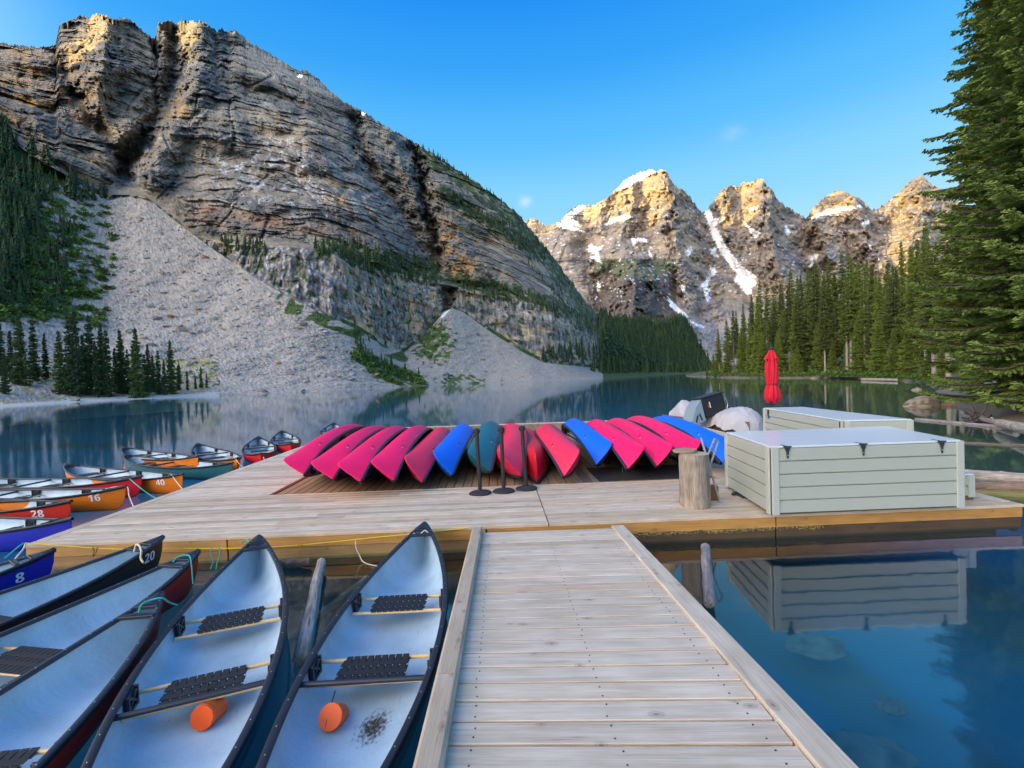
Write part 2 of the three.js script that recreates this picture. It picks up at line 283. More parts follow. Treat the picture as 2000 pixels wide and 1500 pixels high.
  return col.map((v, i3) => [.89, .925, .97][i3] * .2 * Math.pow(Math.max(.01, v * (1 + .26 * grain + .16 * patch)) / .2, 1.45));  // colour contrast raised to stand in for weak shading of the relief
}, 'tall grey and ochre layered cliff with long scree slopes down to the lake');

// the far range at the head of the lake
const farRidge = [[960, 520], [1000, 470], [1030, 430], [1038, 426], [1046, 424], [1056, 434], [1068, 440], [1085, 437], [1098, 428], [1112, 412], [1128, 402], [1142, 400], [1156, 402], [1166, 396], [1186, 386], [1200, 370], [1212, 362], [1222, 348], [1240, 341], [1256, 334], [1270, 331], [1284, 334], [1296, 330], [1306, 342], [1314, 356], [1322, 364], [1338, 372], [1350, 388], [1362, 404], [1372, 416], [1380, 412], [1390, 398], [1402, 380], [1414, 366], [1426, 362], [1440, 364], [1452, 356], [1468, 356], [1480, 351], [1490, 350], [1497, 362], [1508, 370], [1518, 388], [1534, 402], [1550, 412], [1562, 418], [1576, 428], [1586, 408], [1600, 394], [1612, 384], [1622, 378], [1636, 372], [1650, 376], [1662, 380], [1674, 384], [1690, 398], [1704, 412], [1718, 404], [1740, 390], [1752, 378], [1766, 366], [1778, 352], [1792, 346], [1802, 341], [1816, 356], [1836, 370], [1870, 392], [1910, 430], [1980, 470], [2100, 520]];
const farRibs = [
  { l: [[1298, 332], [1312, 372], [1318, 440], [1330, 520], [1345, 640]], w: 78, a: 150 },
  { l: [[1232, 345], [1236, 400], [1215, 460], [1180, 520]], w: 46, a: 70 },
  { l: [[1170, 396], [1172, 440]], w: 30, a: 40 },
  { l: [[1492, 352], [1500, 420], [1512, 500], [1560, 600]], w: 78, a: 150 },
  { l: [[1420, 364], [1426, 430], [1450, 520]], w: 40, a: 60 },
  { l: [[1672, 384], [1690, 430], [1700, 480], [1740, 560]], w: 70, a: 120 },
  { l: [[1800, 342], [1806, 400], [1780, 480]], w: 70, a: 120 },
  { l: [[1240, 520], [1240, 650]], w: 84, a: 260 },
  { l: [[1590, 418], [1600, 450], [1640, 540]], w: 40, a: 90 },
];
const farClefts = [
  { l: [[1374, 408], [1392, 452], [1420, 500], [1460, 560], [1475, 600]], w: 22, a: 50 },
  { l: [[1138, 480], [1150, 520], [1168, 570], [1170, 640]], w: 20, a: 60 },
  { l: [[1318, 560], [1340, 600], [1400, 640]], w: 22, a: 60 },
  { l: [[1576, 430], [1590, 500], [1600, 580]], w: 24, a: 70 },
];
const snow = [
  [[1372, 404], [1384, 404], [1392, 424], [1390, 436], [1404, 452], [1416, 476], [1432, 500], [1452, 522], [1470, 534], [1482, 544], [1478, 556], [1466, 562], [1468, 576], [1454, 572], [1446, 560], [1432, 546], [1440, 536], [1424, 516], [1406, 490], [1392, 466], [1384, 440]],
  [[1200, 372], [1222, 350], [1256, 334], [1282, 332], [1272, 340], [1250, 352], [1232, 362], [1214, 370]],
  [[1090, 440], [1112, 428], [1130, 432], [1128, 444], [1138, 452], [1118, 450], [1100, 446]],
  [[1096, 434], [1112, 414], [1130, 402], [1146, 401], [1128, 418], [1110, 428]],
  [[1182, 434], [1200, 424], [1222, 420], [1236, 424], [1216, 430], [1196, 434], [1180, 442]],
  [[1233, 468], [1240, 464], [1262, 466], [1266, 474], [1244, 470], [1236, 482]],
  [[1146, 490], [1154, 474], [1164, 484], [1178, 480], [1168, 492], [1170, 504], [1174, 512], [1160, 510], [1152, 502], [1164, 498]],
  [[1168, 546], [1172, 556], [1170, 570], [1166, 568]], [[1388, 430], [1412, 424], [1416, 428], [1396, 442]],
  [[1448, 428], [1456, 436], [1466, 444], [1484, 454], [1476, 466], [1468, 458], [1460, 446]], [[1462, 408], [1478, 404], [1484, 410], [1466, 414]],
  [[1304, 580], [1316, 592], [1332, 606], [1346, 618], [1338, 620], [1320, 610], [1308, 596]], [[1346, 628], [1366, 632], [1380, 640], [1362, 638]],
  [[1386, 518], [1396, 524], [1398, 534], [1384, 548], [1382, 562], [1390, 570], [1376, 566], [1388, 580], [1382, 590], [1376, 574], [1372, 562], [1362, 566], [1380, 544], [1390, 532]],
  [[1388, 488], [1398, 482], [1400, 496], [1404, 502], [1390, 500]], [[1340, 492], [1350, 480], [1354, 484], [1346, 500], [1350, 504], [1342, 502]],
  [[1576, 500], [1600, 496], [1596, 506], [1590, 520], [1578, 524], [1584, 510]], [[1534, 438], [1540, 448], [1544, 456], [1538, 462], [1532, 452]],
  [[1582, 424], [1612, 412], [1650, 404], [1680, 400], [1684, 404], [1640, 414], [1600, 424], [1580, 432]], [[1680, 436], [1694, 430], [1700, 434], [1686, 444]],
  [[1690, 482], [1702, 476], [1700, 486]], [[1330, 552], [1338, 560], [1336, 572], [1328, 562]], [[1334, 576], [1342, 580], [1338, 586]], [[1266, 486], [1274, 500], [1268, 502]],
];
const far = face('far_range', 950, 2110, 600, [
  { py0: (x) => horizonAt(x) + 6, py1: (x) => lerp(horizonAt(x), poly(farRidge, x), .5), d0: () => 760, d1: () => 1180, n: 110, pow: 1 },
  { py0: (x) => lerp(horizonAt(x), poly(farRidge, x), .5), py1: f(farRidge), jag: (x) => 3 * n2(x / 6, 2) + 2 * n2(x / 2.4, 7), d0: () => 1180, d1: (x) => 1420 + 60 * n2(x / 120, 5), n: 190, pow: .9 },
], (px, py, p, zone, t) => {
  const s = p.y + 12 * n3(p.x / 260, p.y / 200, p.z / 260), u = p.x * .95 - p.z * .3, high = zone ? 1 : smooth(.2, 1, t);
  let r = 26 * ridged(p.x / 190, p.y / 420, p.z / 190, 4) + 3 * ridged(p.x / 40, p.y / 110, p.z / 40, 3);
  r += high * (9 * Math.max(0, ridged(p.x / 70, p.y / 260, p.z / 90, 3)) + 10 * slab(s, u, 44, 190, 4) + 4.5 * slab(s, u, 17, 70, 5) + 1.8 * slab(s, u, 7, 30, 6));
  const talus = smooth(575, 640, py + .25 * (px - 1400)) * (px > 1300 && px < 1700 ? 1 : .3);
  r *= 1 - .8 * talus;
  const wob = 9 * n2(px / 34, py / 34) + 4 * n2(px / 11, py / 11);
  for (const k of farRibs) { const [d0, side, u] = toLine(k.l, px + wob, py), d = side < 0 ? d0 * 1.5 : d0; if (d < k.w) r -= 1.35 * k.a * Math.pow(1 - d / k.w, 1.15) * (.6 + .4 * Math.min(1, u * 5)); }
  for (const k of farClefts) { const [d] = toLine(k.l, px + wob * .5, py); if (d < k.w * 1.6) r += k.a * Math.exp(-Math.pow(d / k.w * 1.3, 2)); }
  return r;
}, (p, px, py, zone, t) => {
  const s = p.y + 12 * n3(p.x / 260, p.y / 200, p.z / 260), u = p.x * .95 - p.z * .3, a = slab(s, u, 44, 190, 4), b = slab(s, u, 17, 70, 5), c = slab(s, u, 7, 30, 6), grain = n3(p.x / 5, p.y / 4, p.z / 5), patch = fbm3(p.x / 60, p.y / 60, p.z / 60, 3);
  let col = mix3([.15, .136, .138], [.40, .315, .215], clamp(.46 + .6 * a + .5 * b + .45 * patch));
  col = mix3(col, [.085, .075, .08], clamp(-b * .9 - c * .8 - .25 + .3 * grain) * .6);
  col = mix3(col, [.40, .33, .25], clamp(b + c - .2) * .6);
  const talus = smooth(590, 640, py + .18 * (px - 1400) + 30 * patch) * smooth(1295, 1330, px);
  col = mix3(col, [.34, .30, .285], talus);
  const dome = smooth(90, 60, Math.abs(px - 1240)); if (py > 505 && py < 640 && dome > .2) { if (py < 545 - .0016 * (px - 1240) ** 2 + 20 * patch || patch > .25) col = mix3(col, [.05, .075, .03], .75); else col = mix3(mix3([.10, .08, .08], [.26, .17, .10], clamp(n3(p.x / 14, p.y / 60, p.z / 14) * 1.2)), [.045, .04, .045], clamp(n3(p.x / 7, p.y / 50, p.z / 7))); }
  if (px < 1180 && py > 600) col = mix3(col, [.33, .29, .26], smooth(600, 650, py));
  const jag = [px + 2 * n3(p.x / 7, p.y / 7, 3) + 1.5 * grain, py + 2 * n3(p.x / 7, p.y / 7, 8) + 1.5 * grain];
  if (snow.some(q => inside(q, jag[0], jag[1]))) return [.93, .94, .96].map(v => v * (1 + .03 * grain));
  if (n3(p.x / 26, p.y / 11, p.z / 26) > .66 && grain > .05 && py > 400 && py < 590) return [.74, .77, .82];
  return col.map(v => v * (1 + .2 * grain));
}, 'row of high rocky peaks with snow gullies at the head of the lake');

// the ridge out of the picture on the left whose shadow lies over the valley while the summits are already in the sun
{
  const up = V(0, 1, 0), crest = [[-1500, 560], [-1000, 612], [-920, 606], [-840, 592], [-779, 590], [-700, 602], [-600, 640], [-472, 662], [-420, 500], [-370, 335], [-345, 320], [-333, 290], [-326, 272], [-318, 262], [-310, 264], [-303, 280], [-280, 322], [-200, 345], [0, 350], [300, 330], [700, 300], [1200, 260]];
  const rows = [], cross = [[-420, .02], [-260, .4], [-120, .78], [0, 1], [110, .75], [260, .4], [430, .02]];
  for (const [da, k] of cross) { const row = []; for (let i = 0; i <= 180; i++) { const u = lerp(-1500, 1200, i / 180), a = 1500 + da + (k < 1 ? 40 * n2(u / 90, da) : 0), h = poly(crest, u) * k + (k === 1 ? 3 * n2(u / 9, 1) : 12 * n2(u / 40, da)); row.push(V(a * sunFlat.x + u * -sunFlat.y * -1, h, 0)); const p = row.at(-1); p.x = a * sunFlat.x + u * sunFlat.y; p.z = a * sunFlat.y - u * sunFlat.x; } rows.push(row); }
  ground('mountain_ridge', gridGeo(rows, (p) => [p.x / 8, p.z / 8], (p) => mix3([.16, .15, .14], [.25, .2, .15], clamp(.5 + fbm3(p.x / 60, p.y / 30, p.z / 60, 3)))), rockMat, 'structure', 'dark rocky ridge east of the lake');
}
// ---------------------------------------------------------------- lake, lake bed, right bank
const ripple = texture(1024, 1024, (u, v) => .5 + .34 * wrapNoise(u, v, 22, 30, 3, 1) + .2 * wrapNoise(u, v, 70, 80, 2, 4), false);
const waterMat = new THREE.MeshPhysicalMaterial({ color: RGB(.58, .88, .95), transmission: 1, thickness: 0, roughness: .045, ior: 1.8, bumpMap: sized(ripple, 14, 18), bumpScale: .0017 });
waterMat.name = 'lake water';
{
  const g = new THREE.PlaneGeometry(2400, 1300, 4, 4); g.rotateX(-Math.PI / 2); g.translate(500, 0, -560);
  const uv = g.attributes.uv, p = g.attributes.position; for (let i = 0; i < uv.count; i++) uv.setXY(i, p.getX(i), p.getZ(i));
  ground('lake', g, waterMat, 'structure', 'still turquoise lake mirroring the mountains');
}
// shoreline of the right bank, from the far end round to behind the camera
const bankLine = [[1376, 736], [1400, 737], [1450, 738.5], [1500, 739], [1560, 738.5], [1600, 738], [1650, 738.5], [1700, 741], [1760, 744], [1800, 748], [1840, 760], [1870, 778], [1905, 798], [1950, 818], [2010, 838]].map(([x, y]) => { const p = onLevel(x, y, 0); return [p.x, p.z]; });
bankLine.unshift([bankLine[0][0] + 6, -190], [bankLine[0][0] + 60, -330]); bankLine.sort((a, b) => a[1] - b[1]);
bankLine.push([15.5, -10], [14, -4], [10, 1.5], [4, 3.2], [-6, 3.6], [-20, 5], [-40, 9]);
const bankCurve = new THREE.CatmullRomCurve3(bankLine.map(([x, z]) => V(x, 0, z)), false, 'centripetal');
const bankAt = (t, off) => { const p = bankCurve.getPointAt(clamp(t)), d = bankCurve.getTangentAt(clamp(t)); const n = V(-d.z, 0, d.x).normalize(); if (n.x < 0 && p.z < 0) n.negate(); if (p.z >= 0 && n.z < 0) n.negate(); const w = .6 * n2(p.x / 4, p.z / 4) + .25 * n2(p.x / 1.3, p.z / 1.3); p.addScaledVector(n, off + w * smooth(-6, 0, off) * smooth(8, 0, off)); p.y = off < 0 ? off * .28 : Math.min(.32 * Math.sqrt(off) + off * .07, 9); p.y += off > .3 ? .12 * n2(p.x / 1.7, p.z / 1.7) : 0; return p; };
{
  const offs = [-9, -5, -2.5, -1, -.4, 0, .4, .9, 1.6, 2.6, 4, 6, 9, 14, 22, 36, 60, 110], rows = offs.map(o => Array.from({ length: 420 }, (_, i) => bankAt(i / 419, o)));
  ground('bank', gridGeo(rows, (p) => [p.x, p.z], (p, i, j) => { const g = n3(p.x / .8, p.y * 2, p.z / .8), m = n3(p.x / 5, 1, p.z / 5); let c = mix3([.12, .095, .065], [.22, .19, .15], clamp(.5 + .5 * g)); if (offs[j] > .5 && m + .4 * g > -.25) c = mix3([.03, .06, .015], [.07, .11, .025], clamp(.5 + g)); if (offs[j] < 0) c = mix3(c, [.07, .075, .05], .6); return c; }), std({ vertexColors: true, roughness: 1 }), 'structure', 'low wooded bank on the right of the lake');
}
{
  // turquoise glacial silt with patches of weed
  const rows = [], zs = []; for (let k = 0; k <= 110; k++) zs.push(12 - 720 * Math.pow(k / 110, 2.2));
  for (const z of zs) { const row = []; for (let i = 0; i <= 140; i++) { const q = (i / 70 - 1), x = 4 + 520 * Math.sign(q) * Math.pow(Math.abs(q), 2); row.push(V(x, -1.15 - 1.6 * smooth(9, 45, Math.hypot(x - 9, z + 4)) + .12 * n2(x / 2, z / 2), z)); } rows.push(row); }
  ground('lake_bed', gridGeo(rows, (p) => [p.x, p.z], (p) => { const g = n3(p.x / .5, 1, p.z / .5), weed = n3(p.x / 2.6, 4, p.z / 2.6) + .35 * g;
    return mix3([.007, .11, .205].map(v => v * (1 + .12 * g)), [.05, .06, .035], clamp((weed - .25) * 2.4) * .8); }), std({ vertexColors: true, roughness: 1 }), 'structure', 'silty lake bed under clear water');
}
// ---------------------------------------------------------------- trees and bushes
const leafMat = new THREE.MeshStandardMaterial({ vertexColors: true, roughness: .85, side: THREE.DoubleSide }); leafMat.name = 'needles';
const barkTex = texture(256, 512, (u, v) => { const n = wrapNoise(u, v, 26, 8, 4, 3), m = wrapNoise(u, v, 60, 40, 2, 5); return mix3([.055, .04, .03], [.26, .22, .185], clamp(.45 + 1.1 * n + .5 * m)); });
const barkMat = std({ map: sized(barkTex, .6, 1.6), roughness: 1, bumpMap: sized(barkTex, .6, 1.6), bumpScale: .02 }); barkMat.name = 'bark';
class Leaves {
  constructor() { this.p = []; this.c = []; }
  tri(a, b, c, col) { this.p.push(a.x, a.y, a.z, b.x, b.y, b.z, c.x, c.y, c.z); for (let i = 0; i < 3; i++) this.c.push(...col); }
  geo() { const g = new THREE.BufferGeometry(); g.setAttribute('position', new THREE.Float32BufferAttribute(this.p, 3)); g.setAttribute('color', new THREE.Float32BufferAttribute(this.c, 3)); g.computeVertexNormals(); return g; }
}
const tint = (c, k) => c.map(v => v * k);
/** One bough: a drooping spine with side sprays of needles, `fine` sprays per metre. */
function bough(L, root, dirA, len, droop, fine, colors, width, hang = 0) {
  const dir = V(Math.cos(dirA), 0, Math.sin(dirA)), side = V(-dir.z, 0, dir.x), at = (t) => root.clone().addScaledVector(dir, len * t).add(V(0, len * (-droop * t + .28 * droop * t * t + .10 * t * t * t), 0));
  const n = Math.max(4, Math.round(len * fine));
  for (let k = 1; k <= n; k++) {
    const t = k / n, p = at(t), w = width * len * (1.05 - t) * (.35 + .65 * Math.min(1, t * 3)) * rand(.7, 1.25) + .05;
    for (const s of [-1, 1]) {
      const tip = p.clone().addScaledVector(side, s * w).addScaledVector(dir, w * rand(.35, .85)).add(V(0, -w * rand(.15, .5), 0)), q = at(Math.max(0, t - 1.6 / n));
      const col = tint(mix3(colors[0], colors[1], rand()), rand(.72, 1.25)), thick = V(0, rand(.02, .06) * Math.max(.5, len), 0);
      L.tri(q.clone().sub(thick), p.clone().add(thick), tip, col);
      if (hang) { const m = q.clone().lerp(p, .5), dn = hang * rand(.6, 1.3) * (.5 + .5 * len / 2); L.tri(q, p, m.clone().addScaledVector(side, s * w * rand(.1, .5)).add(V(0, -dn, 0)), tint(col, rand(.85, 1.1))); L.tri(p.clone().add(V(0, .05, 0)), tip, p.clone().lerp(tip, rand(.4, .8)).add(V(0, -dn * .8, 0)), tint(col, rand(.85, 1.1))); }
      if (fine > 3) { const m = q.clone().lerp(tip, .55); L.tri(m, tip, m.clone().addScaledVector(dir, w * .5).add(V(0, -w * .45, 0)), tint(col, .9)); }
    }
  }
  const e = at(1); L.tri(at(.8).add(V(0, .05, 0)), at(.82).addScaledVector(side, .06 * len * .4), e.add(V(0, .04, 0)), colors[1]);
}
/** A spruce of height h as [trunk geometry, crown geometry]. */
function spruce(h, r, o = {}) {
  const L = new Leaves(), from = o.from ?? .06, whorls = o.whorls ?? Math.round(h * 2.4), colors = o.colors ?? [[.055, .085, .016], [.07, .105, .02]];
  for (let w = 0; w < whorls; w++) {
    const t = lerp(from, .985, Math.pow((w + rand(.6)) / whorls, .92)), k = (t - from) / (1 - from), y = t * h;
    const rad = r * Math.pow(1 - k, .72) * (k < .12 ? .65 + k * 3 : 1) * rand(.72, 1.12) + .12, n = o.per ?? 6, a0 = rand(6.28);
    for (let i = 0; i < n; i++) { if (rand() < (o.gaps ?? .12)) continue; bough(L, V(0, y + rand(-.2, .2), 0), a0 + i * 6.283 / n + rand(-.35, .35), rad * rand(.65, 1.15), rand(.22, .5) * (1.15 - .7 * k), o.fine ?? 3.2, colors, o.width ?? .42, o.hang ?? .42); }
  }
  L.tri(V(-.08, h * .96, 0), V(.08, h * .96, 0), V(0, h * 1.01, 0), colors[1]); L.tri(V(0, h * .96, -.08), V(0, h * .96, .08), V(0, h * 1.01, 0), colors[1]);
  const trunk = bare(new THREE.CylinderGeometry(.03, o.girth ?? .012 * h + .05, h * .97, 9, 4)); trunk.translate(0, h * .485, 0);
  return [trunk, L.geo()];
}
function tree(name, geos, at, turn, scale, label, group, stretch = 1) {
  const t = thing(name, label, 'tree', at, turn, group); t.scale.set(scale, scale * stretch, scale);
  part('trunk', geos[0], geos[2] ?? barkMat, t); part('crown', geos[1], leafMat, t); return t;
}
/** A low tree or shrub for far slopes, a few dozen faces. */
function farTree(h, r, layers, colors) {
  const L = new Leaves();
  for (let k = 0; k < layers; k++) { const t0 = k / layers, y0 = h * (t0 * .92), y1 = h * Math.min(1, t0 * .92 + 1.75 / layers), rr = r * (1 - t0 * .92), n = 7, a0 = rand(6.28); for (let i = 0; i < n; i++) { const a = a0 + i * 6.283 / n + rand(-.3, .3), b = a + 6.283 / n * rand(.7, 1.3), q = rr * rand(.65, 1.2); L.tri(V(0, y1, 0), V(Math.cos(b) * q, y0 - rand(.04) * h, Math.sin(b) * q), V(Math.cos(a) * q * rand(.6, 1), y0 + rand(.05) * h, Math.sin(a) * q), tint(mix3(colors[0], colors[1], rand()), rand(.75, 1.2))); } }
  return L.geo();
}
function shrubGeo(r, n, colors, leaf = .16) { const L = new Leaves(); for (let i = 0; i < n; i++) { const a = rand(6.28), e = Math.acos(rand(-.1, 1)), q = r * Math.pow(rand(), .4), c = V(q * Math.sin(e) * Math.cos(a), q * Math.cos(e) * .85 + .1 * r, q * Math.sin(e) * Math.sin(a)), l = leaf * rand(.6, 1.4), d = V(rand(-1, 1), rand(-.3, 1), rand(-1, 1)).normalize().multiplyScalar(l), s = V(rand(-1, 1), rand(-1, 1), rand(-1, 1)).cross(d).normalize().multiplyScalar(l * .45); L.tri(c.clone().sub(s), c.clone().add(s), c.clone().add(d), tint(mix3(colors[0], colors[1], rand()), rand(.7, 1.3))); } return L.geo(); }
function swarm(name, geo, spots, label) { const m = new THREE.InstancedMesh(geo, leafMat, spots.length), M = new THREE.Matrix4(), q = new THREE.Quaternion(); spots.forEach(([p, s, sy, c], i) => { m.setMatrixAt(i, M.compose(p, q.setFromAxisAngle(V(0, 1, 0), rand(6.28)), V(s, sy, s))); m.setColorAt(i, RGB(c, c, c)); }); m.name = numbered(name); shadowed(m); scene.add(m); m.userData = { kind: 'stuff', label }; return m; }

// far woods on the mountain face, each stand one mass
const farG = farTree(1, .2, 7, [[.028, .058, .018], [.05, .092, .025]]), scrubG = shrubGeo(1, 60, [[.055, .115, .014], [.10, .185, .026]], .5);
{
  const stand = (n, x0, x1, y0, y1, keep, hs) => { const a = []; for (let k = 0, tries = 0; k < n && tries < n * 12; tries++) { const px = rand(x0, x1), py = rand(y0, y1); if (!keep(px, py)) continue; const p = left.look(px, py), h = rand(...hs) * rand(.7, 1.2); p.y -= .1 * h; a.push([p, h * rand(.8, 1.15), h, rand(.6, 1.35)]); k++; } return a; };
  const slope = [[-250, 190], [0, 246], [60, 296], [125, 332], [214, 386], [150, 394], [100, 402], [66, 450], [36, 530], [0, 590], [-250, 640]];
  swarm('spruce_wood', farG, [...stand(900, -250, 214, 190, 640, (x, y) => inside(slope, x, y) && (n2(x / 34, y / 30) > -.3 || x < 30), [5, 9]), ...stand(170, 0, 150, 440, 600, (x, y) => n2(x / 30, y / 24) > -.1 && x < 150 - (y - 440) * .2, [3, 6])], 'dense dark spruce wood on the far left slope');
  swarm('slope_scrub', scrubG, [...stand(420, -40, 225, 400, 640, (x, y) => n2(x / 26, y / 20) > .12 && x < 240 - Math.abs(y - 500) * .3, [.7, 1.7]), ...stand(160, 690, 830, 690, 752, (x, y) => toLine([[700, 690], [740, 722], [815, 750]], x, y)[0] < 16, [.5, 1.3]), ...stand(70, 800, 900, 625, 745, (x, y) => Math.hypot(x - 845, (y - 670)) < 48 || Math.hypot((x - 890) * .7, (y - 742) * 2) < 16, [.35, .8])], 'patches of green scrub on the scree');
  const nearLedge = (x, y, a, b) => { const l = poly(ledge, x); return y > l - a && y < l + b; };
  swarm('ledge_trees', farG, [
    ...stand(420, 615, 860, 455, 560, (x, y) => nearLedge(x, y, 34 * smooth(600, 700, x) + 4, 10), [2.2, 4.6]), ...stand(330, 900, 1190, 540, 690, (x, y) => nearLedge(x, y, 20, 12), [2, 4]),
    ...stand(260, 860, 1070, 365, 510, (x, y) => toLine([[862, 370], [930, 416], [1000, 460], [1060, 498]], x, y)[0] < 10, [2.2, 4]),
    ...stand(300, 815, 1180, 280, 640, (x, y) => { const l = poly(ridgeLine, x); return y > l + 1 && y < l + 14; }, [2, 4.4]), ...stand(150, 940, 1190, 420, 690, (x, y) => y > poly(ridgeLine, x) + 6 && y < poly(ledge, x) && toLine([[1000, 440], [1100, 560], [1180, 650]], x, y)[0] < 26, [2.2, 4.6]),
    ...stand(60, 430, 520, 465, 540, (x, y) => nearLedge(x, y, 6, 20), [2, 4]), ...stand(130, 1050, 1200, 650, 726, (x, y) => y > 694 - (x - 1060) * .3 && (x > 1150 || y < poly(screeTop, x) - 3), [3, 6]), ...stand(120, 690, 830, 560, 668, (x, y) => n2(x / 30, y / 20) > .25, [1.2, 2.6]), ...stand(40, 640, 830, 660, 745, (x, y) => toLine([[700, 660], [704, 700], [815, 745]], x, y)[0] < 12, [2, 4.5])], 'lines of small spruces along the cliff ledges');
  swarm('far_forest', farG, stand(3600, 1172, 1410, 618, 728, (x, y) => y > poly(ridgeLine, x) - 1, [8, 13]), 'dark spruce forest at the head of the lake');
  // loose blocks on the scree
  const stone = new THREE.IcosahedronGeometry(1, 0); { const p = stone.attributes.position; for (let i = 0; i < p.count; i++) { const k = 1 + .35 * n3(p.getX(i) * 2, p.getY(i) * 2, p.getZ(i) * 2); p.setXYZ(i, p.getX(i) * k, p.getY(i) * k * .55, p.getZ(i) * k); } stone.computeVertexNormals(); bare(stone, ['position', 'normal']); }
  const N = 6500, m = new THREE.InstancedMesh(stone, std({ roughness: .95, color: RGB(1, 1, 1) }), N), M = new THREE.Matrix4(), q = new THREE.Quaternion();
  for (let i = 0; i < N; i++) { let px, py; do { px = rand(-20, 1130); py = rand(390, 790); } while (py < poly(screeTop, px) + 3 || py > shorePy(px) - 1 || (px < 200 && rand() < .5) || (px > 800 && rand() < .55)); const p = left.look(px, py), s = Math.min(1.0, .085 * Math.pow(rand(), -.5)) * (p.z < -120 ? 1.1 : .9); q.setFromEuler(new THREE.Euler(rand(-.5, .5), rand(6.28), rand(-.5, .5))); m.setMatrixAt(i, M.compose(p, q, V(s * rand(.7, 1.5), s, s))); const t = rand(), c = t < .06 ? [.33, .21, .12] : t < .3 ? [.36, .345, .33] : tint([.30, .275, .25], rand(.6, 1.2)); m.setColorAt(i, RGB(...c)); }
  m.name = 'scree_stones'; shadowed(m); scene.add(m); m.userData = { kind: 'stuff', label: 'loose grey stones strewn over the scree' };
}
// spruces on the left shore, one by one
{
  const kinds = [[[.036, .07, .024], [.052, .095, .028]], [[.03, .058, .022], [.042, .078, .028]], [[.05, .085, .02], [.07, .115, .025]]].map((colors, i) => spruce(10, [1.35, 1.1, 1.5][i], { colors, from: .03, whorls: 34, per: 6, fine: 3, gaps: .08 }));
  const list = [[2, 735, 615], [24, 745, 640], [40, 752, 610], [68, 742, 620], [90, 745, 648], [118, 770, 640], [140, 772, 612], [152, 775, 600], [166, 772, 650], [178, 768, 610], [190, 776, 660], [200, 772, 628], [212, 775, 640], [226, 766, 675], [238, 770, 640], [252, 772, 680], [262, 764, 670], [270, 778, 636], [284, 776, 690], [292, 762, 668], [300, 766, 690], [312, 770, 680], [322, 774, 700], [336, 770, 660], [348, 764, 712], [366, 762, 720], [382, 760, 726], [394, 758, 714], [405, 758, 724], [350, 750, 705], [10, 770, 690], [-30, 760, 610], [-60, 770, 620]];
  const spot = (px) => px < 50 ? 'at the picture edge' : px < 105 ? 'in the pair left of the clump' : px < 160 ? 'at the left end of the clump' : px < 215 ? 'left of the middle of the clump' : px < 272 ? 'in the middle of the clump' : px < 330 ? 'right of the middle of the clump' : 'at the low right end of the clump';
  list.forEach(([px, base, top], i) => {
    const d = poly(shoreDepth, px) + (shorePy(px) - base) * .75 + 1.2, ground_ = left.look(px, base), p = ground_.clone(), dist = -p.z, h = (base - top) / FOCAL * dist;
    const tall = base - top > 135, k = kinds[i % 3];
    tree('spruce_tree', k, [p.x, p.y - .3, p.z], rand(6.28), 1, `${tall ? 'tall slim dark spruce' : base - top > 75 ? 'middle sized dark spruce' : 'short dark spruce'} on the left shore, ${spot(px)}`, `left shore spruces ${spot(px)}`).scale.set(h / 10 * rand(.62, .9), h / 10, h / 10 * rand(.62, .9));
  });
  const lone = left.look(704, 690); tree('spruce_tree', kinds[1], [lone.x, lone.y, lone.z], 1, .55, 'single small spruce standing above the bushes on the scree');
}
